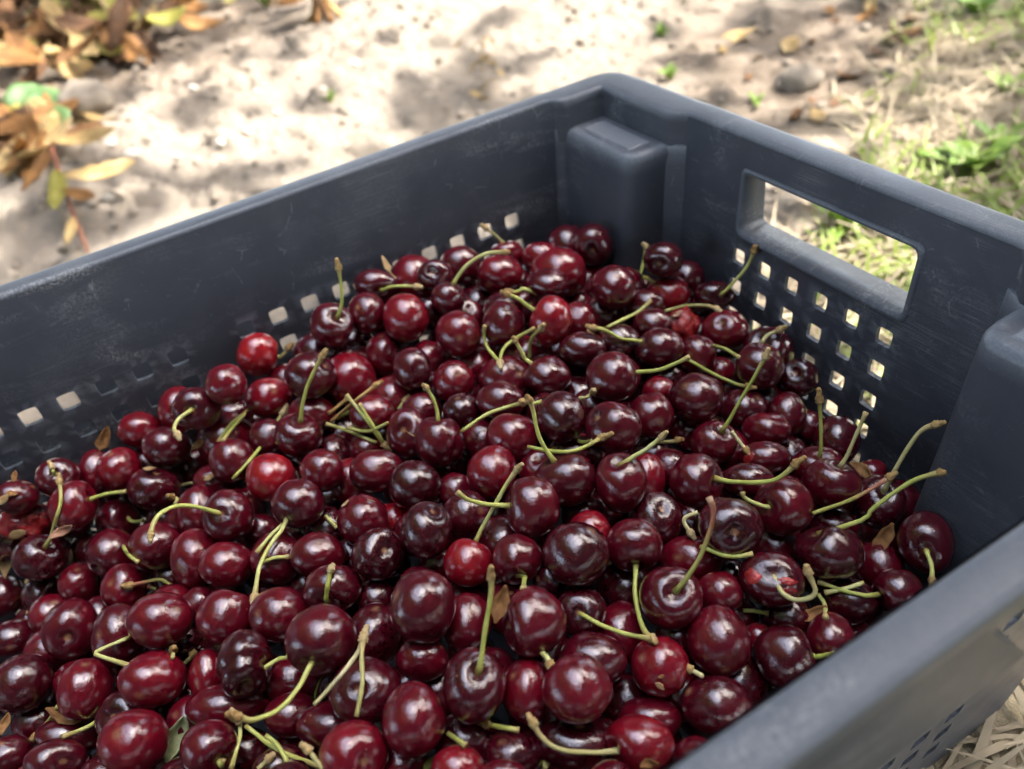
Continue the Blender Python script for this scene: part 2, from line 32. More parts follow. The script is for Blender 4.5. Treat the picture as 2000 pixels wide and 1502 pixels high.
LB=["brightest red cherry, lying against the scratched long wall beside a stem stub","round wine red cherry up right of the cherry with the hooked stem","oval clear red cherry straight below the brightest red cherry at the long wall","round maroon cherry down left of the tall stemmed cherry at the long wall","half hidden clear red cherry straight below the tall stemmed cherry at the long wall","dark cherry at the long wall with a tall upright green stem in its hollow","round dark red cherry straight below the cherry with the sideways stem","big clear red cherry high on the far slope below a dry bud scale","dark cherry with a brown fleck and a sideways stem, topmost by the wall holes","half hidden wine red cherry left of the empty hollowed cherry on the far slope","dark cherry showing an empty stem hollow, high on the far slope","oval dark red cherry down left of the big red cherry below the bud scale","oval maroon cherry straight below the big red cherry below the bud scale","deeply buried blackish cherry down right of the tall stemmed cherry at the long wall","deeply buried maroon cherry right of the brightest red cherry at the long wall","deeply buried wine red cherry down left of the empty hollowed cherry on the far slope","half hidden clear red cherry up left of the cherry with the short straight stem","dark cherry resting highest against the corner column with its hollow facing out","half hidden dark red cherry left of the cherry resting on the corner column","dark cherry beside the corner column with a pinkish scar in its hollow","oval clear red cherry up right of the red cherry under the arching stem","half hidden maroon cherry up right of the lumpy red cherry near the handle wall","oval wine red cherry straight above the red cherry under the arching stem","round dark red cherry right of the empty hollowed cherry on the far slope","round red cherry at the back under a long arching stem","half hidden clear red cherry down left of the cherry resting on the corner column","oval maroon cherry straight above the large bright red cherry of the far half","round dark red cherry down right of the cherry resting on the corner column","round dark red cherry down right of the empty hollowed cherry on the far slope","half hidden wine red cherry straight below the cherry resting on the corner column","deeply buried dark red cherry up right of the big red cherry below the bud scale","deeply buried blackish cherry down left of the red cherry under the arching stem","oval dark red cherry straight below the red cherry under the arching stem","largest bright red cherry of the far half with a wrinkled sheen","round wine red cherry right of the big red cherry below the bud scale","half hidden wine red cherry right of the large bright red cherry of the far half","buried dark red cherry up right of the large bright red cherry of the far half","half hidden dark red cherry straight above the dark cherry with the bowed stem","oval maroon cherry down left of the lumpy red cherry near the handle wall","lumpy bright red cherry behind two stems near the handle wall","oval maroon cherry straight above the cherry tied to the brown spur","crushed scarlet cherry with torn skin wedged between whole ones","dark cherry with a thin stem joined to a brown spur on its left","oval maroon cherry up left of the dark cherry with the bowed stem","large dark cherry with a bowed stem reaching out to its right","oval dark red cherry straight above the oval black cherry behind the pale stem","half hidden blackish cherry left of the cherry tied to the brown spur","hidden wine red cherry down left of the large bright red cherry of the far half","half hidden wine red cherry down right of the big red cherry below the bud scale","round wine red cherry straight above the cherry with the short straight stem","deeply buried maroon cherry down right of the cherry with the sideways stem","half hidden dark red cherry up left of the oval black cherry behind the pale stem","oval dark red cherry left of the oval black cherry behind the pale stem","round blackish cherry up right of the cherry with the short straight stem","deeply buried wine red cherry left of the crushed scarlet cherry","blackish cherry whose slanting stem crosses the holes of the handle wall","round dark red cherry with a pale scar on top by the handle wall","plump dark cherry behind a stem that stands at the handle wall","half hidden maroon cherry up right of the plump cherry behind the standing stem","almost black cherry with a ringed hollow, farthest out below the handle wall holes","round dark red cherry down right of the crushed scarlet cherry","deeply buried wine red cherry left of the plump cherry behind the standing stem","oval maroon cherry straight above the right slope cherry with the straight stem","deeply buried clear red cherry straight below the cherry tied to the brown spur","deeply buried wine red cherry left of the lumpy red cherry near the handle wall","deeply buried blackish cherry down left of the cherry whose stem crosses the holes","dark cherry with a short hooked stem ending in a stub","half hidden clear red cherry down left of the brightest red cherry at the long wall","oval clear red cherry left of the cherry with the hooked stem","oval dark red cherry straight above the notched heart shaped cherry","round clear red cherry up left of the notched heart shaped cherry","half hidden wine red cherry right of the cherry with the stubby stem","cherry by the lowest wall holes with a stubby stem pointing outwards","red cherry with an upright stem passing in front of it","oval dark cherry dotted with tan flakes at the left edge","burst cherry with wet torn red pulp at the left","half hidden maroon cherry left of the burst pulpy cherry","dark cherry at the left with a thin upright stem in its hollow","half hidden dark red cherry down left of the burst pulpy cherry","oval dark red cherry down left of the cherry with the short cut stem","cherry with its hollow to the side and a short cut stem","dark heart shaped cherry with a deep notch on top","oval dark red cherry down right of the cherry with the short cut stem","oval dark red cherry left of the cherry with the long arched stem","dark cherry with a long arched stem leading left to a pink spur","half hidden dark red cherry up right of the notched heart shaped cherry","half hidden dark red cherry straight above the cherry with the long arched stem","deeply buried dark red cherry down right of the notched heart shaped cherry","half hidden wine red cherry down left of the cherry with the long arched stem","half hidden wine red cherry down right of the cherry with the hooked stem","deeply buried maroon cherry right of the cherry with the hooked stem","deeply buried maroon cherry up left of the cherry with the short cut stem","dark cherry with a tall curved stem rising from a flat hollow","vivid red shiny cherry beside a straight diagonal stem","round dark red cherry up right of the cherry with the hanging stem below","large dark cherry over a stem that hangs from its underside","oval dark red cherry left of the wrinkled black cherry","blackish wrinkled cherry without a stem, in the centre of the pile","cherry with a round stem scar in a wide hollow facing out","round dark cherry with a short straight stem at its top","oval wine red cherry up left of the cherry with the round stem scar","big dark red cherry with two straw flakes on top","almost black cherry with a folded dented top","almost black cherry with a pinkish scar in its hollow","half hidden bright red cherry right of the cherry with two straw flakes","oval dark red cherry up left of the cherry behind the frayed stub","half hidden maroon cherry down right of the cherry with the long arched stem","half hidden dark red cherry down left of the cherry with the hanging stem below","half hidden wine red cherry up right of the cherry with the tall curved stem","deeply buried blackish cherry right of the cherry with the tall curved stem","deeply buried blackish cherry left of the cherry with the tall curved stem","deeply buried maroon cherry straight above the vivid red cherry by the diagonal stem","round dark red cherry up left of the vivid red cherry by the diagonal stem","half hidden clear red cherry straight above the cherry with two straw flakes","deeply buried blackish cherry right of the cherry with the hanging stem below","deeply buried maroon cherry straight below the cherry with the hanging stem below","deeply buried dark red cherry down left of the cherry with the round stem scar","deeply buried maroon cherry down right of the cherry with the hanging stem below","half hidden dark red cherry up right of the cherry with the round stem scar","upright oval black cherry behind a curved pale stem","large heart shaped cherry with a dented shoulder right of the black one","round wine red cherry straight above the large red cherry with the crossing stem","round wine red cherry up left of the large red cherry with the crossing stem","large red cherry with a pale stem reaching left across another","round maroon cherry up right of the large red cherry with the crossing stem","dark cherry with a folded top and a ringed stem stub","half hidden clear red cherry right of the cherry with the ringed stub","dark cherry with a wide glossy dent on top","round maroon cherry right of the folded black cherry","half hidden dark red cherry right of the wrinkled black cherry","round dark red cherry right of the large dented heart shaped cherry","half hidden dark red cherry up left of the large dented heart shaped cherry","half hidden dark red cherry straight below the oval black cherry behind the pale stem","small bright red cherry with a straight stem up to a tan spur","round dark red cherry right of the small straight stemmed red cherry","largest blackish cherry, round and stemless in the middle","half hidden bright red cherry up right of the largest blackish cherry","half hidden maroon cherry straight above the largest blackish cherry","dark cherry with a stem hanging straight down from its hollow","half hidden maroon cherry up right of the cherry with the ringed stub","half hidden maroon cherry up left of the cherry with the level stem","deeply buried maroon cherry down left of the large red cherry with the crossing stem","deeply buried dark red cherry up right of the small straight stemmed red cherry","dark cherry with a level stem ending in a big tan stub","oval maroon cherry straight below the plump cherry behind the standing stem","oval dark red cherry straight below the ring hollowed black cherry at the holes","oval wine red cherry straight above the wounded cherry","dark red cherry below a long straight stem at the right slope","round maroon cherry up right of the handle wall cherry with the upright stem","half hidden dark red cherry straight above the handle wall cherry with the upright stem","dull red cherry at the handle wall with an upright stem and cut tip","wide dark cherry with a pale frayed stem beside the lowest holes","cherry with a raw red wound on its side","oval maroon cherry down left of the wounded cherry","glossy cherry with a short knobbed stem bent to the left","almost black cherry with a wet open hollow and no stem","blackish cherry with the longest stem, reaching towards the near corner","round maroon cherry right of the wide cherry with the frayed stem","split cherry with torn flesh and a green stem bending to a spur","dark cherry in the near corner with its stem drooping down","dark cherry at the near rim with a stem leading left to a spur","half hidden dark red cherry up left of the rim cherry with the leftward stem","deeply buried maroon cherry straight above the black cherry with the longest stem","half hidden dark red cherry straight above the split cherry","half hidden blackish cherry left of the rim cherry with the leftward stem","deeply buried dark red cherry right of the handle wall cherry with the upright stem","round dark red cherry down left of the left cherry with the upright stem","round wine red cherry down right of the left cherry with the upright stem","round wine red cherry up left of the large oval dotted cherry","oval wine red cherry straight below the cherry with the long arched stem","large oval dark red cherry with a pale dot at the left front","round dark red cherry up left of the double lobed black cherry","cherry with a curled tan scar low in its hollow at the left","oval maroon cherry straight above the long black cherry at the left","long black cherry with a streaky shine at the left edge","round wine red cherry straight below the cherry with the curled scar","oval wine red cherry straight below the large oval dotted cherry","half hidden dark red cherry left of the large oval dotted cherry","oval wine red cherry left of the double lobed black cherry","half hidden dark red cherry up right of the front cherry with the yellow stub","half hidden dark red cherry up left of the front cherry with the yellow stub","half hidden dark red cherry left of the cherry with the curled scar","deeply buried dark red cherry up left of the cherry with the curled scar","deeply buried dark red cherry straight below the left cherry with the upright stem","deeply buried maroon cherry straight above the large oval dotted cherry","deeply buried dark red cherry right of the large oval dotted cherry","deeply buried blackish cherry down right of the large oval dotted cherry","deeply buried dark red cherry down left of the large oval dotted cherry","half hidden dark red cherry up left of the crater hollowed front cherry","double lobed black cherry in the left foreground","oval dark red cherry up left of the big cherry with the downward stem","big dark cherry with a bent stem curving down to the left","biggest round wine red cherry of the front rows","dark cherry with a frayed yellow stem stub before it","half hidden maroon cherry right of the big cherry with the downward stem","dark cherry with a swirled hollow behind two pale stems","oval wine red cherry down right of the swirl hollowed cherry","oval dark red cherry straight below the biggest round front cherry","oval dark red cherry right of the biggest round front cherry","dark cherry with a green stem standing in a cracked pale hollow","half hidden dark red cherry down left of the big cherry with the downward stem","oval dark red cherry up left of the front cherry with the low hollow","half hidden dark red cherry down left of the swirl hollowed cherry","front red cherry with its hollow at the lower edge","deeply buried maroon cherry straight below the pink scarred black cherry","deeply buried dark red cherry left of the small straight stemmed red cherry","deeply buried maroon cherry left of the pink scarred black cherry","round dark red cherry left of the shaded cherry with the shared spur","large cherry with an orange blush at the front","oval wine red cherry left of the large cherry with the orange blush","oval maroon cherry up right of the large cherry with the orange blush","shaded black cherry with a stem running right to a shared spur","half hidden dark red cherry down right of the shaded cherry with the shared spur","bright red cherry with a tan fleck near the near rim","dark cherry with a leaning stem turning pink red at its tip","oval dark red cherry straight above the scabbed red cherry at the near rim","red cherry with a brown scab, lowest at the near rim","half hidden maroon cherry down left of the bright cherry with the tan fleck","half hidden maroon cherry straight below the cherry with the stem straight down","deeply buried blackish cherry down left of the largest blackish cherry","half hidden wine red cherry up right of the cherry with the red tipped stem","round dark red cherry straight above the large cherry beside the near rim","large wine red cherry beside the near rim","dark stemmed cherry half under the near rim","round dark red cherry right of the dark cherry under the near rim","oval maroon cherry straight below the large cherry beside the near rim","deeply buried blackish cherry left of the split cherry","half hidden blackish cherry straight below the split cherry","deeply buried wine red cherry up left of the dark cherry under the near rim","deeply buried dark red cherry up right of the bright cherry with the tan fleck","round wine red cherry left of the front cherry with the yellow stub","dark cherry with a yellow stub pointing down at the front","oval cherry with a crater like hollow in the front left corner","oval maroon cherry left of the crater hollowed front cherry","half hidden dark red cherry up right of the crater hollowed front cherry","half hidden maroon cherry right of the front cherry with the yellow stub","half hidden blackish cherry left of the front cherry with the low hollow","oval clear red cherry straight below the cherry with the cracked pale hollow","half hidden maroon cherry down left of the shaded cherry with the shared spur","oval blackish cherry down right of the cherry with the cracked pale hollow","half hidden blackish cherry straight below the large cherry with the orange blush","half hidden wine red cherry right of the front cherry with the low hollow","oval dark red cherry down left of the large cherry with the orange blush","shadowed dark red cherry straight below the cherry with the short cut stem","shadowed blackish cherry down left of the dark cherry under the near rim","shadowed dark red cherry up left of the cherry with the hanging stem below","shadowed wine red cherry straight below the burst pulpy cherry","shadowed maroon cherry down right of the cherry with the curled scar","shadowed maroon cherry left of the largest blackish cherry","shadowed dark red cherry down right of the small straight stemmed red cherry","shadowed dark red cherry right of the cherry with the short straight stem","shadowed maroon cherry down left of the red cherry behind the upright stem","shadowed wine red cherry left of the right slope cherry with the straight stem","shadowed maroon cherry straight above the drooping stemmed corner cherry","shadowed wine red cherry down left of the oval black cherry behind the pale stem","shadowed dark red cherry left of the scabbed red cherry at the near rim","shadowed dark red cherry right of the scabbed red cherry at the near rim","shadowed blackish cherry left of the cherry with the round stem scar","shadowed wine red cherry left of the drooping stemmed corner cherry","shadowed wine red cherry straight below the empty hollowed cherry on the far slope","shadowed blackish cherry right of the wounded cherry","shadowed maroon cherry up left of the large bright red cherry of the far half","shadowed dark red cherry right of the cherry with the glossy dent","shadowed maroon cherry up left of the large cherry with the orange blush","shadowed dark red cherry down right of the bright cherry with the tan fleck","shadowed dark red cherry up right of the cherry with the cracked pale hollow","shadowed dark red cherry down left of the split cherry","shadowed dark red cherry down left of the cherry with the curled scar","shadowed maroon cherry down left of the black cherry with the longest stem","shadowed wine red cherry right of the right slope cherry with the straight stem","shadowed maroon cherry down left of the scabbed red cherry at the near rim","shadowed dark red cherry left of the large dented heart shaped cherry","shadowed dark red cherry straight below the red cherry behind the upright stem","shadowed maroon cherry down right of the cherry with the short straight stem","shadowed maroon cherry straight below the crushed scarlet cherry","shadowed maroon cherry down right of the red cherry under the arching stem","shadowed blackish cherry left of the swirl hollowed cherry","shadowed maroon cherry straight below the small straight stemmed red cherry","shadowed blackish cherry right of the tall stemmed cherry at the long wall","shadowed dark red cherry down right of the double lobed black cherry","shadowed dark red cherry left of the cherry behind the frayed stub","shadowed wine red cherry right of the long black cherry at the left","shadowed dark red cherry down left of the vivid red cherry by the diagonal stem","shadowed blackish cherry left of the dark cherry with the bowed stem","shadowed dark red cherry down right of the split cherry","shadowed maroon cherry straight below the big cherry with the downward stem","shadowed dark red cherry left of the large bright red cherry of the far half","shadowed wine red cherry down left of the cherry behind the frayed stub","shadowed maroon cherry down right of the large cherry with the orange blush","shadowed dark red cherry down right of the folded black cherry","shadowed dark red cherry down left of the ring hollowed black cherry at the holes","shadowed dark red cherry down right of the brightest red cherry at the long wall","shadowed dark red cherry straight below the cherry with the ringed stub","shadowed maroon cherry right of the crater hollowed front cherry","shadowed wine red cherry up right of the large oval dotted cherry","shadowed blackish cherry down left of the front cherry with the yellow stub","shadowed maroon cherry right of the red cherry under the arching stem","shadowed dark red cherry straight below the cherry with the pale top scar"]
FS=[[97,-59,154,114],[155,-106,146,120],[177,-256,124,112],[90,-391,93,126],[178,-239,137,111],[132,-307,114,116],[90,-186,137,119],[29,-407,102,110],[300,-171,89,123],[268,-256,103,123],[311,-79,94,114],[209,-251,136,116],[160,-314,117,119],[176,-276,121,110],[233,-243,111,116],[165,-335,111,118],[274,-282,109,122],[228,-273,107,120],[228,-103,119,111],[98,-110,129,116],[148,-349,93,124],[197,-365,93,113],[120,-150,127,108],[135,-78,134,113],[102,-55,135,109],[248,-78,116,109],[185,-382,87,114],[169,-357,99,117],[75,-334,115,120],[112,-169,131,116],[120,-110,138,120],[160,-370,82,113],[143,-97,129,118],[240,-147,112,115],[222,-193,133,116],[178,-66,126,108],[90,-278,124,118],[27,-341,125,111],[55,-164,137,116],[149,-145,126,120],[287,-115,98,113],[194,-137,125,117],[244,-263,118,121],[93,-223,120,114],[301,-198,92,126],[114,-214,124,111],[28,-391,88,122],[243,-351,126,127],[169,-44,102,109],[28,-353,105,111],[327,-104,110,114],[134,-329,108,115],[42,-184,140,109],[80,-355,104,110],[148,-166,131,123],[134,-38,127,126],[126,-229,115,108],[47,-226,123,121],[180,-303,114,114],[57,-263,129,110],[313,-143,92,117],[191,-71,109,114],[151,-369,103,130],[258,-89,100,111],[252,-312,110,124],[144,-78,113,111],[123,-133,143,110],[281,-66,92,114],[107,-403,83,120],[216,-260,118,109],[93,-442,80,130],[278,-172,99,113],[150,-391,90,127],[101,-287,109,111],[163,-217,119,110],[224,-185,109,110],[163,-432,88,119],[45,-351,93,112],[205,-120,108,109],[51,-244,137,112],[50,-203,124,117],[197,-279,113,129],[25,-185,152,121],[74,-127,134,116],[173,-115,129,130],[250,-70,95,112],[312,-101,95,112],[115,-339,100,113],[24,-78,139,128],[284,-153,95,111],[140,-252,119,125],[105,-421,72,115],[220,-135,120,109],[140,-185,118,122],[150,-316,97,117],[25,-252,123,109],[203,-98,107,124],[236,-343,107,112],[247,-285,118,121],[249,-116,126,109],[124,-383,83,108],[168,-403,80,109],[92,-315,99,108],[66,-296,116,115],[256,-51,101,110],[171,-94,121,112],[172,-136,122,110],[74,-170,127,119],[181,-230,119,117],[100,-362,88,125],[300,-242,103,111],[229,-164,116,115],[142,-223,130,110],[164,-190,130,126],[206,-386,104,121],[123,-457,76,112],[198,-190,141,111],[226,-79,104,109],[151,-423,71,112],[288,-266,109,109],[266,-154,105,115],[49,-111,128,117],[203,-51,102,109],[71,-268,116,110],[138,-293,99,112],[253,-128,108,113],[240,-206,119,116],[315,-215,108,111],[72,-419,76,125],[252,-30,92,115],[128,-362,98,111],[156,-197,108,114],[336,-128,84,110],[338,-277,94,116],[319,-319,93,120],[320,-239,97,113],[333,-180,84,126],[276,-321,95,117],[280,-364,84,121],[336,-305,88,127],[301,-279,98,115],[184,-56,96,112],[318,-117,81,112],[94,-172,118,125],[46,-370,85,119],[298,-301,102,109],[232,-399,81,114],[237,-422,105,113],[276,-474,86,128],[270,-514,86,114],[336,-416,103,114],[324,-355,122,119],[321,-307,133,118],[315,-333,128,117],[211,-533,86,123],[253,-380,119,114],[341,-251,130,121],[304,-280,139,111],[158,-452,88,111],[156,-530,86,124],[268,-409,109,116],[288,-433,99,121],[134,-133,117,109],[317,-497,86,114],[231,-403,112,122],[290,-352,126,128],[193,-462,86,117],[278,-452,92,123],[73,-468,86,121],[191,-516,86,119],[208,-459,72,112],[333,-364,103,108],[307,-346,112,110],[99,-489,72,109],[274,-495,73,119],[332,-446,76,112],[228,-513,71,112],[323,-125,100,125],[341,-273,118,118],[121,-190,130,111],[276,-417,91,109],[336,-418,82,108],[320,-168,97,110],[267,-376,101,109],[303,-268,122,117],[309,-381,97,118],[281,-361,106,108],[224,-440,77,113],[312,-314,115,112],[145,-59,126,109],[312,-290,119,124],[24,-156,142,124],[242,-365,109,112],[315,-432,81,129],[336,-237,114,111],[124,-56,133,110],[231,-34,97,114],[201,-439,84,110],[297,-444,81,109],[286,-393,99,116],[287,-327,120,110],[216,-406,97,109],[99,-331,111,109],[143,-515,74,122],[173,-518,74,116],[178,-447,77,119],[320,-470,73,112],[147,-495,86,119],[138,-474,86,110],[227,-460,87,120],[53,-483,85,113],[90,-501,85,117],[334,-481,85,111],[259,-534,85,122],[99,-471,85,130],[119,-478,75,117],[251,-397,103,119],[271,-437,77,118],[48,-90,135,113],[246,-416,84,119],[197,-252,116,111],[227,-386,98,111],[245,-108,108,113],[115,-315,106,108],[318,-248,116,110],[304,-407,87,114],[327,-399,89,120],[249,-441,77,121],[70,-494,78,111],[289,-298,131,111],[90,-108,148,118],[24,-190,126,115],[88,-402,72,113],[334,-223,97,114],[217,-64,91,108],[325,-372,85,126],[228,-366,92,113],[114,-380,101,114],[144,-445,75,111],[300,-468,83,112],[340,-215,121,119],[339,-123,116,111],[184,-538,83,114],[259,-334,109,119],[338,-92,92,110],[199,-413,85,117],[331,-342,100,128],[205,-191,118,124],[181,-26,102,109],[162,-58,114,108],[134,-402,78,108],[149,-232,114,108],[173,-171,122,115],[336,-319,107,113],[23,-105,136,112],[323,-197,95,112],[69,-377,93,115],[258,-435,97,115],[236,-531,84,112],[337,-336,122,119],[265,-352,124,115],[173,-499,83,118],[256,-462,85,117],[121,-500,83,127],[204,-295,129,108],[323,-380,114,121],[244,-513,85,112],[342,-306,127,115],[316,-257,135,112],[303,-372,118,117],[330,-77,106,110],[314,-421,100,111],[66,-190,129,112],[80,-100,129,111],[68,-395,81,118],[259,-356,100,116],[180,-425,74,110],[142,-271,107,119],[220,-419,80,123],[27,-229,129,110],[333,-294,108,117],[299,-361,97,112],[89,-30,128,110],[283,-340,104,114],[280,-307,114,120],[208,-30,95,115],[52,-408,75,114],[333,-259,101,109],[334,-150,89,122],[301,-331,99,109],[139,-25,107,114],[58,-140,129,116],[113,-40,120,109],[95,-198,117,113],[290,-418,75,111],[99,-149,124,109],[319,-271,108,110],[115,-126,125,120],[88,-70,129,112],[338,-72,84,112],[266,-390,87,109],[270,-216,105,110],[115,-73,127,112],[158,-251,108,109],[60,-318,105,124],[282,-381,116,123],[33,-493,86,126],[195,-495,86,115],[32,-466,85,122],[212,-480,85,112],[330,-149,111,124],[170,-477,86,120],[213,-430,99,127],[300,-317,132,117],[339,-395,109,109],[277,-317,136,123],[226,-496,85,122],[334,-435,95,112],[235,-442,95,110],[104,-524,86,115],[296,-491,85,113],[312,-399,109,124],[129,-529,85,116],[330,-282,133,117],[316,-453,90,124],[196,-410,109,114],[334,-177,113,122],[293,-412,106,119],[191,-430,99,115],[238,-294,100,121],[321,-92,78,121],[289,-394,78,110],[266,-411,72,110],[117,-98,123,108],[124,-198,111,111],[174,-262,103,108],[211,-390,83,122],[179,-286,101,108],[248,-375,89,114],[25,-136,127,108],[158,-107,114,109],[249,-335,90,118],[307,-382,74,116],[307,-347,83,118],[254,-486,86,127],[184,-154,112,128]]
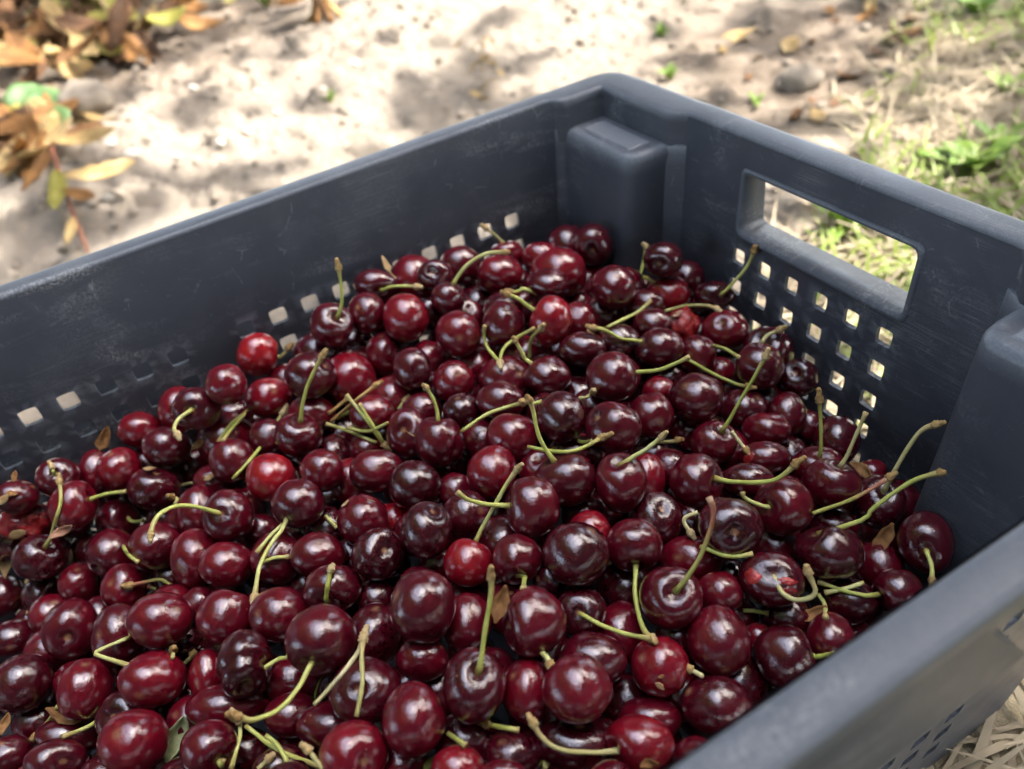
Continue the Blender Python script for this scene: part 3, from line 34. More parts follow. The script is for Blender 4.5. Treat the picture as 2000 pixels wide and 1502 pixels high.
SR=[[5,1,0,474,-2180,1785,481,-2150,1835,480,-2132,1865,477,-2120,1896,474,-2110,1929,469,-2102,1964,466,-2095,1996,462,-2089,2030,459,-2083,2064],[8,1,0,314,-1858,1752,341,-1843,1761,353,-1819,1771,368,-1797,1775,385,-1775,1776,403,-1753,1776,421,-1732,1775,441,-1710,1773,460,-1689,1771],[0,1,0,226,-2555,1559,237,-2520,1548,240,-2511,1552,242,-2503,1556,244,-2495,1560,245,-2487,1566,246,-2479,1572,247,-2472,1578,247,-2464,1585],[92,1,0,914,-2613,1566,907,-2586,1622,899,-2564,1662,894,-2540,1699,890,-2515,1735,887,-2485,1771,887,-2456,1804,887,-2424,1837,888,-2392,1870],[28,1,0,600,-1526,1765,606,-1479,1818,617,-1448,1852,631,-1415,1881,651,-1378,1906,673,-1341,1926,699,-1306,1940,731,-1273,1945,764,-1241,1947],[22,1,0,197,-976,1650,186,-988,1677,181,-996,1691,176,-1005,1706,171,-1014,1719,166,-1024,1733,161,-1034,1747,156,-1044,1759,152,-1054,1772],[33,1,0,1086,-1258,1720,1049,-1287,1757,1041,-1299,1772,1033,-1310,1787,1027,-1320,1801,1021,-1331,1813,1013,-1346,1826,1008,-1360,1836,1003,-1373,1846],[26,1,0,877,-1120,1673,826,-1192,1714,826,-1204,1712,827,-1215,1712,826,-1226,1711,825,-1237,1712,823,-1248,1716,821,-1258,1720,818,-1267,1724],[45,1,0,1333,-1437,1591,1291,-1466,1629,1285,-1469,1644,1278,-1471,1660,1272,-1474,1675,1266,-1477,1690,1260,-1480,1705,1254,-1483,1720,1248,-1486,1735],[44,0,0,1723,-1118,1623,1767,-1065,1630,1795,-1042,1639,1820,-1020,1649,1844,-996,1663,1865,-971,1681,1884,-949,1698,1905,-925,1717,1923,-905,1735],[42,1,0,1519,-859,1568,1484,-918,1591,1471,-948,1602,1458,-975,1615,1442,-999,1634,1427,-1019,1657,1412,-1042,1676,1400,-1069,1690,1388,-1097,1703],[55,1,0,1380,-242,1516,1408,-226,1551,1423,-202,1584,1437,-183,1615,1451,-161,1649,1464,-141,1683,1473,-123,1718,1479,-110,1754,1483,-98,1790],[58,1,0,1778,-294,1433,1867,-376,1536,1839,-339,1518,1822,-309,1508,1815,-287,1504,1816,-272,1506,1823,-260,1511,1832,-249,1519,1841,-240,1527],[66,1,0,559,-3065,1667,582,-3085,1679,591,-3105,1681,602,-3125,1683,613,-3142,1682,628,-3161,1677,644,-3175,1669,661,-3182,1660,679,-3176,1648],[72,1,0,345,-3822,1492,360,-3821,1505,362,-3820,1513,364,-3819,1521,367,-3817,1529,362,-3817,1532,358,-3816,1536,353,-3816,1539,349,-3815,1543],[73,0,0,535,-3727,1389,545,-3682,1395,551,-3660,1397,558,-3639,1397,565,-3618,1397,574,-3598,1396,583,-3577,1395,592,-3557,1392,601,-3536,1390],[77,1,0,561,-4014,1243,577,-3965,1294,585,-3930,1340,594,-3897,1387,604,-3863,1435,591,-3835,1466,563,-3816,1487,525,-3804,1508,487,-3795,1530],[80,0,0,474,-3626,1124,502,-3611,1115,507,-3604,1113,512,-3597,1110,516,-3588,1109,520,-3580,1109,523,-3572,1109,526,-3563,1108,530,-3554,1108],[84,1,0,1196,-3131,1475,1196,-3171,1532,1190,-3205,1571,1187,-3243,1606,1191,-3282,1635,1205,-3326,1654,1227,-3367,1662,1260,-3400,1655,1301,-3426,1640],[95,1,0,1424,-2864,1493,1474,-2913,1478,1501,-2954,1476,1531,-2993,1472,1563,-3030,1466,1598,-3062,1458,1635,-3089,1447,1676,-3113,1433,1717,-3136,1420],[99,1,0,1390,-2038,1572,1363,-2020,1624,1357,-2018,1643,1350,-2016,1661,1343,-2016,1680,1336,-2018,1698,1329,-2021,1716,1322,-2025,1734,1315,-2029,1752],[123,0,0,2116,-2024,1609,2096,-2073,1629,2088,-2099,1641,2080,-2123,1654,2070,-2148,1670,2060,-2170,1686,2050,-2190,1703,2037,-2206,1725,2024,-2219,1746],[124,1,0,2012,-1738,1604,1974,-1753,1660,1956,-1759,1692,1939,-1763,1725,1924,-1761,1759,1908,-1756,1795,1896,-1751,1829,1882,-1748,1864,1871,-1750,1894],[125,1,0,2209,-1533,1613,2234,-1461,1657,2244,-1445,1668,2253,-1430,1680,2261,-1414,1692,2268,-1400,1706,2275,-1385,1719,2281,-1370,1733,2288,-1355,1747],[133,1,0,2105,-2233,1485,2087,-2178,1532,2084,-2147,1564,2080,-2114,1597,2078,-2082,1630,2075,-2048,1665,2074,-2019,1697,2075,-1984,1730,2080,-1956,1758],[138,1,0,2551,-1706,1429,2585,-1731,1424,2617,-1759,1413,2650,-1785,1403,2688,-1807,1395,2730,-1828,1388,2772,-1846,1388,2817,-1860,1393,2860,-1862,1406],[211,0,0,2607,-2027,1413,2652,-2015,1424,2688,-2001,1423,2723,-1984,1424,2757,-1965,1427,2791,-1946,1431,2822,-1926,1437,2853,-1904,1445,2882,-1883,1453],[134,0,0,2341,-2152,1479,2370,-2133,1478,2377,-2138,1478,2385,-2144,1479,2397,-2150,1486,2414,-2159,1500,2438,-2170,1524,2469,-2184,1557,2503,-2199,1597],[143,1,0,2392,-1154,1450,2454,-1122,1460,2494,-1096,1473,2532,-1072,1486,2566,-1050,1502,2601,-1022,1521,2625,-998,1545,2641,-971,1578,2653,-944,1614],[147,1,0,2168,-917,1424,2178,-877,1486,2180,-850,1531,2183,-823,1576,2187,-795,1621,2192,-769,1666,2197,-744,1710,2201,-721,1755,2207,-698,1798],[150,1,0,2465,-565,1273,2463,-557,1317,2452,-549,1349,2440,-541,1382,2428,-533,1415,2416,-527,1447,2404,-521,1480,2392,-515,1513,2380,-510,1546],[151,0,0,2640,-638,1392,2643,-605,1443,2642,-592,1473,2640,-578,1503,2638,-564,1533,2637,-551,1563,2636,-538,1593,2635,-526,1623,2634,-513,1653],[154,0,0,2648,-1058,1420,2640,-1084,1435,2629,-1097,1442,2618,-1109,1450,2609,-1120,1457,2596,-1132,1466,2585,-1142,1476,2575,-1148,1487,2567,-1146,1502],[156,1,0,2847,-980,1372,2941,-839,1457,2949,-807,1501,2964,-773,1544,2982,-740,1586,3002,-707,1627,3024,-680,1664,3055,-653,1697,3086,-632,1725],[157,1,0,2783,-497,1254,2784,-472,1320,2782,-449,1365,2782,-427,1409,2783,-403,1455,2786,-379,1502,2791,-359,1544,2806,-337,1583,2833,-320,1611],[158,1,0,2915,-1295,1412,2977,-1319,1405,3011,-1319,1405,3044,-1310,1412,3070,-1291,1428,3089,-1265,1450,3086,-1253,1476,3064,-1251,1504,3039,-1251,1533],[159,1,0,3108,-619,1266,3129,-638,1272,3143,-646,1269,3156,-654,1266,3169,-663,1263,3181,-673,1259,3192,-684,1254,3202,-696,1249,3213,-708,1245],[160,0,0,3114,-868,1164,3109,-960,1226,3094,-985,1238,3075,-1005,1242,3051,-1021,1241,3027,-1032,1237,3001,-1044,1235,2976,-1056,1234,2951,-1070,1234],[214,0,1,2786,-1686,1477,2796,-1644,1533,2796,-1608,1572,2795,-1575,1612,2787,-1542,1655,2777,-1512,1700,2769,-1491,1740,2751,-1471,1786,2726,-1471,1827],[191,1,0,2241,-3008,1511,2285,-3052,1517,2319,-3087,1516,2348,-3125,1520,2373,-3165,1526,2391,-3205,1540,2399,-3250,1562,2402,-3287,1586,2390,-3314,1622],[199,1,0,2698,-2513,1558,2681,-2480,1611,2664,-2459,1644,2648,-2437,1678,2632,-2415,1712,2616,-2390,1747,2602,-2369,1781,2586,-2349,1816,2570,-2337,1850],[223,0,0,3156,-1343,1231,3191,-1331,1225,3198,-1325,1231,3206,-1318,1237,3212,-1311,1243,3219,-1305,1250,3226,-1298,1256,3232,-1291,1263,3239,-1284,1269],[216,1,0,3107,-2186,1302,3077,-2262,1322,3060,-2301,1339,3044,-2337,1356,3030,-2367,1374,3006,-2399,1397,2984,-2417,1422,2959,-2428,1450,2934,-2430,1480],[231,0,0,2257,-3487,1278,2291,-3482,1272,2291,-3479,1277,2292,-3477,1282,2293,-3474,1288,2292,-3472,1291,2291,-3469,1294,2290,-3467,1296,2289,-3465,1299],[189,0,0,2070,-3291,1382,2060,-3146,1388,2062,-3140,1389,2064,-3134,1390,2066,-3129,1390,2069,-3123,1391,2072,-3117,1391,2075,-3111,1391,2077,-3106,1391],[207,1,0,2573,-2301,1530,2713,-2253,1464,2719,-2252,1463,2725,-2251,1463,2731,-2251,1462,2737,-2251,1461,2743,-2252,1460,2749,-2253,1459,2755,-2254,1457],[193,1,0,1932,-2868,1423,1941,-2871,1446,1938,-2863,1464,1936,-2854,1484,1935,-2845,1504,1925,-2835,1513,1915,-2825,1522,1905,-2815,1532,1896,-2805,1542]]
LR=[["forked green stem down left of the large bright red cherry of the far half",0,[1230,-1586,1627],[[1230,-1586,1627,1181,-1549,1637,1141,-1503,1639,1128,-1454,1644,1135,-1411,1659,1160,-1373,1682,1195,-1340,1713],[1230,-1586,1627,1129,-1569,1605,1057,-1560,1591,1008,-1552,1598,983,-1546,1624,978,-1536,1661,980,-1526,1701]]],["loose green stem down right of the red cherry under the arching stem",0,[1232,-1322,1724],[[1134,-1370,1485,1124,-1357,1514,1123,-1349,1551,1136,-1346,1595,1166,-1343,1645,1210,-1338,1694,1232,-1322,1724]]],["forked green stem up left of the cherry tied to the brown spur",0,[1280,-1028,1609],[[1336,-990,1622,1352,-945,1637,1319,-870,1611,1297,-800,1591,1285,-740,1585,1281,-690,1597,1285,-644,1620],[1341,-994,1622,1319,-992,1610,1285,-983,1589,1258,-978,1573,1242,-980,1566,1235,-988,1568,1280,-1028,1609]]],["forked green stem down left of the scarred cherry beside the corner column",0,[877,-367,1668],[[929,-481,1508,926,-460,1525,916,-439,1551,907,-422,1577,896,-403,1606,886,-385,1638,877,-367,1668],[929,-470,1517,939,-459,1520,955,-451,1527,980,-451,1534,1014,-460,1545,1058,-475,1562,1106,-495,1583]]],["loose pale stem up right of the crushed scarlet cherry",1,[1480,-347,1524],[[1402,-639,1606,1370,-557,1567,1351,-482,1537,1355,-422,1518,1382,-379,1513,1426,-355,1519,1480,-347,1524]]],["loose green stem left of the plump cherry behind the standing stem",0,[1965,-561,1392],[[1671,-720,1480,1720,-692,1455,1759,-656,1420,1804,-622,1393,1859,-593,1378,1917,-573,1377,1965,-561,1392]]],["loose green stem straight below the cherry with the pale top scar",0,0,[[1702,-565,1507,1692,-524,1472,1692,-491,1447,1710,-475,1437,1747,-480,1445,1802,-502,1471,1868,-535,1509]]],["forked green stem down right of the cherry with the hooked stem",0,0,[[518,-2810,1496,530,-2849,1490,551,-2888,1491,579,-2923,1496,605,-2958,1494,624,-2990,1482,638,-3021,1465],[540,-2831,1495,553,-2860,1488,577,-2890,1489,611,-2918,1498,655,-2945,1512,707,-2970,1530,763,-2994,1553]]],["short pale stem stub right of the notched heart shaped cherry",1,[683,-3199,1312],[[480,-3297,1179,489,-3283,1182,515,-3267,1198,557,-3249,1226,615,-3231,1267,681,-3212,1315,683,-3199,1312]]],["short pale stem stub down right of the notched heart shaped cherry",1,[822,-3331,1402],[[879,-3330,1399,874,-3321,1404,870,-3313,1408,849,-3311,1399,820,-3319,1385,798,-3329,1376,822,-3331,1402]]],["forked green stem straight below the cherry with the short cut stem",0,[739,-3664,1184],[[739,-3664,1184,521,-3726,982,531,-3737,973,541,-3749,965,550,-3760,957,561,-3773,948,571,-3785,940],[739,-3664,1184,984,-3614,1356,995,-3613,1342,1006,-3608,1329,1017,-3601,1317,1029,-3592,1305,1041,-3583,1293]]],["forked green stem straight above the vivid red cherry by the diagonal stem",0,[621,-2660,1450],[[933,-3030,1433,916,-2969,1452,887,-2908,1465,795,-2847,1433,714,-2784,1418,656,-2722,1423,621,-2660,1450],[558,-2822,1219,550,-2810,1231,542,-2798,1245,535,-2786,1258,527,-2776,1268,518,-2763,1278,514,-2752,1284]]],["bundled green stem left of the cherry with the round stem scar",0,[1158,-2284,1399],[[1158,-2284,1399,1128,-2294,1445,1101,-2305,1494,1079,-2316,1543,1036,-2326,1577,993,-2337,1608,957,-2349,1643],[1158,-2284,1399,1144,-2289,1460,1120,-2295,1491,1098,-2301,1523,1076,-2306,1556,1051,-2309,1584,1027,-2313,1613],[1112,-2310,1393,1085,-2342,1418,1017,-2367,1409,954,-2393,1403,902,-2421,1404,863,-2453,1414,838,-2486,1432],[1184,-2235,1543,1149,-2266,1513,1116,-2298,1485,1083,-2328,1465,1048,-2356,1458,1016,-2383,1463,993,-2412,1475]]],["loose brown stem up left of the cherry with the round stem scar",2,[935,-2188,1602],[[878,-2461,1462,885,-2413,1486,914,-2368,1528,957,-2328,1578,966,-2283,1602,943,-2231,1598,935,-2188,1602]]],["loose brown stem up right of the cherry with the tall curved stem",2,0,[[810,-2450,1467,797,-2428,1463,786,-2405,1460,778,-2383,1460,773,-2362,1463,772,-2341,1469,772,-2321,1476]]],["loose green stem straight below the tall stemmed cherry at the long wall",0,0,[[741,-2409,1358,744,-2394,1361,756,-2380,1370,779,-2369,1390,818,-2360,1422,874,-2354,1467,940,-2349,1520]]],["short pale stem stub straight above the cherry with the round stem scar",1,[965,-2067,1448],[[975,-2116,1422,973,-2108,1426,972,-2100,1431,970,-2092,1435,969,-2084,1440,967,-2076,1444,965,-2067,1448]]],["loose green stem left of the cherry with two straw flakes",0,0,[[1431,-2711,1395,1441,-2707,1386,1451,-2704,1378,1462,-2700,1370,1472,-2696,1361,1481,-2693,1351,1490,-2689,1342]]],["loose green stem down right of the cherry with the long arched stem",0,0,[[1437,-2902,1470,1443,-2929,1464,1451,-2957,1460,1463,-2983,1458,1478,-3008,1455,1490,-3033,1449,1500,-3058,1440]]],["loose green stem down left of the cherry with the hanging stem below",0,0,[[1557,-3058,1425,1558,-3038,1424,1559,-3018,1424,1563,-2998,1423,1568,-2979,1418,1573,-2959,1411,1579,-2940,1404]]],["forked green stem left of the oval black cherry behind the pale stem",0,[1605,-1660,1648],[[1493,-1969,1552,1488,-1909,1560,1487,-1851,1572,1496,-1794,1583,1516,-1735,1591,1533,-1682,1594,1605,-1660,1648],[1681,-1656,1690,1685,-1648,1690,1688,-1641,1690,1691,-1633,1690,1695,-1626,1691,1698,-1618,1691,1702,-1611,1691]]],["forked green stem down right of the oval black cherry behind the pale stem",0,[2006,-1490,1608],[[1837,-1783,1603,1885,-1742,1598,1950,-1711,1616,2021,-1682,1651,2023,-1619,1628,2022,-1556,1622,2006,-1490,1608],[1853,-1527,1503,1864,-1521,1501,1878,-1516,1503,1896,-1512,1513,1917,-1510,1530,1943,-1510,1553,1971,-1512,1578]]],["loose brown stem down left of the oval black cherry behind the pale stem",2,[1767,-1786,1408],[[1797,-1608,1474,1792,-1636,1459,1788,-1665,1445,1783,-1696,1433,1777,-1727,1423,1771,-1760,1415,1767,-1786,1408]]],["short pale stem stub down left of the dark cherry with the bowed stem",1,[1736,-1346,1630],[[1774,-1442,1671,1743,-1410,1632,1721,-1381,1603,1710,-1361,1592,1711,-1348,1598,1722,-1341,1614,1736,-1346,1630]]],["short pale stem stub left of the right slope cherry with the straight stem",1,[2017,-1060,1346],[[1974,-1144,1351,1981,-1127,1347,1988,-1110,1344,1997,-1095,1343,2006,-1079,1343,2015,-1064,1344,2017,-1060,1346]]],["loose pink ended stem right of the wide cherry with the frayed stem",3,[2800,-509,1377],[[2771,-933,1407,2772,-851,1382,2775,-771,1360,2778,-696,1345,2782,-623,1344,2789,-561,1353,2800,-509,1377]]],["short pale stem stub right of the right slope cherry with the straight stem",1,[2280,-861,1365],[[2195,-873,1430,2210,-871,1418,2224,-869,1405,2239,-867,1394,2254,-864,1382,2269,-862,1372,2280,-861,1365]]],["short pale stem stub right of the cherry with the glossy dent",1,[2541,-1410,1402],[[2511,-1343,1458,2501,-1366,1452,2492,-1389,1445,2493,-1405,1436,2507,-1411,1424,2528,-1411,1410,2541,-1410,1402]]],["loose green stem straight below the black cherry with the wet hollow",0,0,[[2646,-1448,1442,2678,-1427,1436,2712,-1409,1433,2740,-1388,1430,2763,-1359,1427,2782,-1329,1430,2799,-1297,1436]]],["three branched green stem straight below the left cherry with the upright stem",0,[346,-4252,886],[[346,-4252,886,289,-4284,807,323,-4290,802,367,-4291,809,424,-4291,824,487,-4288,844,520,-4295,839],[346,-4252,886,404,-4229,877,435,-4218,866,477,-4205,866,535,-4191,878,607,-4175,903,687,-4156,938],[346,-4252,886,422,-4210,897,448,-4197,885,486,-4180,883,540,-4162,894,608,-4140,917,685,-4115,949]]],["forked pink ended stem straight above the large oval dotted cherry",3,[1060,-3669,1197],[[1103,-3502,1096,1080,-3520,1123,1059,-3543,1144,1052,-3575,1156,1051,-3609,1168,1054,-3641,1183,1060,-3669,1197],[1049,-3585,1090,1044,-3591,1093,1040,-3596,1096,1036,-3602,1100,1033,-3607,1104,1030,-3612,1108,1027,-3617,1112]]],["loose green stem down right of the cherry with the curled scar",0,0,[[1435,-3706,1258,1441,-3756,1269,1453,-3802,1287,1480,-3840,1311,1531,-3808,1319,1605,-3754,1333,1688,-3698,1358]]],["short pale stem stub straight below the large oval dotted cherry",1,[1661,-3535,1298],[[1721,-3540,1318,1712,-3540,1314,1700,-3539,1308,1682,-3541,1295,1656,-3544,1275,1636,-3546,1260,1661,-3535,1298]]],["short pale stem stub down right of the large oval dotted cherry",1,[1570,-3504,1108],[[1590,-3553,1101,1587,-3545,1102,1584,-3537,1103,1581,-3529,1104,1578,-3521,1105,1575,-3513,1106,1570,-3504,1108]]],["loose pink ended stem straight above the crater hollowed front cherry",3,[1351,-4297,872],[[1437,-4109,1074,1398,-4149,1010,1367,-4186,956,1347,-4220,916,1339,-4249,892,1342,-4275,878,1351,-4297,872]]],["loose green stem up right of the crater hollowed front cherry",0,0,[[1722,-3843,1143,1638,-3885,1120,1604,-3932,1079,1602,-3979,1047,1607,-4023,1051,1623,-4056,1077,1647,-4088,1115]]],["forked pale stem up left of the swirl hollowed cherry",1,[2311,-2817,1555],[[2390,-3076,1458,2383,-3033,1472,2383,-2986,1500,2384,-2941,1531,2358,-2893,1531,2328,-2852,1526,2311,-2817,1555],[2546,-2956,1484,2516,-2929,1503,2488,-2902,1525,2452,-2879,1540,2402,-2861,1544,2358,-2841,1553,2311,-2817,1555]]],["three branched green stem right of the front cherry with the yellow stub",0,[2145,-3372,1273],[[2145,-3372,1273,2143,-3380,1244,2179,-3391,1235,2212,-3404,1242,2251,-3419,1255,2271,-3441,1239,2292,-3461,1226],[2185,-3356,1276,2238,-3329,1261,2312,-3298,1277,2395,-3261,1315,2429,-3228,1288,2444,-3194,1235,2470,-3158,1198],[2328,-3288,1356,2347,-3275,1344,2371,-3263,1334,2398,-3257,1329,2426,-3253,1324,2452,-3250,1312,2475,-3248,1298]]],["loose green stem straight below the black cherry with the longest stem",0,0,[[2970,-1081,1180,2987,-1084,1176,3006,-1090,1179,3029,-1106,1191,3054,-1132,1215,3084,-1168,1250,3117,-1207,1293]]],["loose green stem left of the rim cherry with the leftward stem",0,0,[[3074,-942,1262,3063,-966,1254,3053,-990,1247,3042,-1015,1242,3028,-1036,1232,3012,-1056,1222,2997,-1077,1214]]],["loose green stem down left of the split cherry",0,0,[[2856,-1393,1189,2868,-1379,1190,2879,-1366,1191,2892,-1354,1193,2905,-1343,1195,2920,-1333,1198,2934,-1323,1202]]],["short pale stem stub down left of the large cherry beside the near rim",1,[3003,-1793,1319],[[3053,-1773,1320,3045,-1775,1317,3036,-1777,1315,3028,-1780,1314,3021,-1783,1315,3014,-1787,1316,3003,-1793,1319]]],["loose green stem down right of the cherry with the cracked pale hollow",0,[2763,-2551,1340],[[2763,-2551,1340,2778,-2538,1339,2796,-2525,1344,2816,-2511,1353,2836,-2498,1365,2851,-2483,1366,2863,-2467,1362]]],["loose green stem down left of the large cherry with the orange blush",0,0,[[2895,-2414,1268,2908,-2419,1261,2922,-2423,1254,2935,-2427,1247,2949,-2431,1240,2962,-2435,1233,2975,-2439,1226]]],["loose green stem straight below the cherry with the cracked pale hollow",0,0,[[2727,-2694,1370,2741,-2688,1371,2762,-2683,1384,2788,-2679,1407,2817,-2675,1435,2838,-2671,1450,2852,-2666,1452]]],["short pale stem stub right of the front cherry with the yellow stub",1,[2409,-3306,1330],[[2413,-3355,1315,2412,-3347,1316,2411,-3339,1318,2411,-3330,1322,2411,-3322,1325,2410,-3314,1328,2409,-3306,1330]]],["short pale stem stub left of the front cherry with the low hollow",1,[2558,-3151,1476],[[2626,-3134,1431,2614,-3136,1438,2603,-3139,1446,2592,-3142,1453,2580,-3145,1461,2569,-3148,1468,2558,-3151,1476]]]]
SC=[["brown bud scale with a thin spike up right of the cherry with the stubby stem","brown","spiky",180,-3589,1435,83,14,55,-49,67,57,108],["tan bud scale with curled threads up right of the cherry with the sideways stem","tan","spiky",251,-1764,1827,63,31,71,-73,-10,68,80],["torn brown leaf scrap left of the drooping stemmed corner cherry","brown","leaf",2943,-672,1207,35,-56,75,-16,75,64,85],["crinkled brown leaf scrap up right of the dark cherry under the near rim","brown","leaf",3036,-1176,1196,35,-46,81,24,88,40,61],["long tailed leaf scrap down right of the small straight stemmed red cherry","brown","leaf",2515,-2309,1600,57,-18,81,-51,69,51,73],["curled brown leaf scrap straight above the crater hollowed front cherry","brown","leaf",1469,-4106,1028,26,27,93,64,67,-37,84],["curled tan leaf edge left of the left cherry with the upright stem","tan","curl",302,-4287,1066,99,-10,13,-8,41,91,74],["pale bract right of the left cherry with the upright stem","tan","flake",491,-3964,1038,22,-85,48,-10,47,88,64],["tan flake left of the flake dotted cherry at the left edge","tan","flake",424,-4068,1527,72,-32,62,7,92,39,37],["brown flake up left of the flake dotted cherry at the left edge","brown","flake",420,-4020,1540,67,12,73,29,87,-41,28],["tan flake down left of the burst pulpy cherry","tan","flake",430,-4111,1300,87,-38,32,35,92,15,48],["tan flake up left of the left cherry with the upright stem","tan","flake",287,-4214,1184,62,28,73,24,82,-52,30],["tan flake straight above the notched heart shaped cherry","tan","flake",550,-3392,1424,-12,22,97,49,86,-14,33],["tan flake up left of the cherry with the long arched stem","tan","flake",770,-3131,1378,57,-12,81,-1,99,14,32],["straw flake up left of the cherry with two straw flakes","tan","flake",1576,-2617,1539,-27,-36,89,-11,93,34,22],["straw sliver straight above the cherry with two straw flakes","tan","sliv",1634,-2512,1540,18,44,88,55,70,-46,19],["straw sliver left of the cherry with the short straight stem","tan","sliv",1316,-2171,1527,78,-12,62,56,56,-61,26],["curled brown leaf scrap up right of the wide cherry with the frayed stem","brown","curl",2562,-356,1134,17,-70,69,99,13,-10,60],["tan fleck straight below the bright cherry with the tan fleck","tan","flake",3004,-1936,1346,75,-52,42,65,43,-63,21],["pale green leaf sliver left of the front cherry with the yellow stub","pale","leaf",1964,-3641,1142,76,-23,61,-32,69,65,100],["small green leaf bud left of the swirl hollowed cherry","green","leaf",2125,-3051,1124,58,4,81,-71,50,49,81],["tiny green leaf right of the front cherry with the low hollow","green","leaf",2737,-2796,1270,48,-3,88,-27,95,17,34],["brown leaf scrap down left of the long black cherry at the left","brown","leaf",1356,-4348,1045,65,32,69,-70,60,38,46],["brown leaf scrap straight below the cherry with the hooked stem","brown","leaf",556,-3115,1445,64,-43,64,13,88,46,47],["pinkish bract straight above the crushed scarlet cherry","pink","flake",1396,-556,1542,3,-30,95,18,94,29,35],["pinkish dried flower remnant down left of the red cherry behind the upright stem","pink","curl",622,-3892,1342,78,21,60,-23,97,-4,55],["brown scab straight below the scabbed red cherry at the near rim","brown","curl",3210,-2146,1339,62,-30,72,42,91,1,32],["tan bract down left of the cherry with the stem straight down","tan","flake",2407,-1738,1302,-55,-6,83,6,99,12,28],["brown flake straight above the flake dotted cherry at the left edge","brown","flake",324,-3989,1566,82,23,53,-56,52,64,28],["brown fleck down left of the large cherry beside the near rim","brown","flake",2992,-1920,1377,65,-39,66,35,92,19,12]]
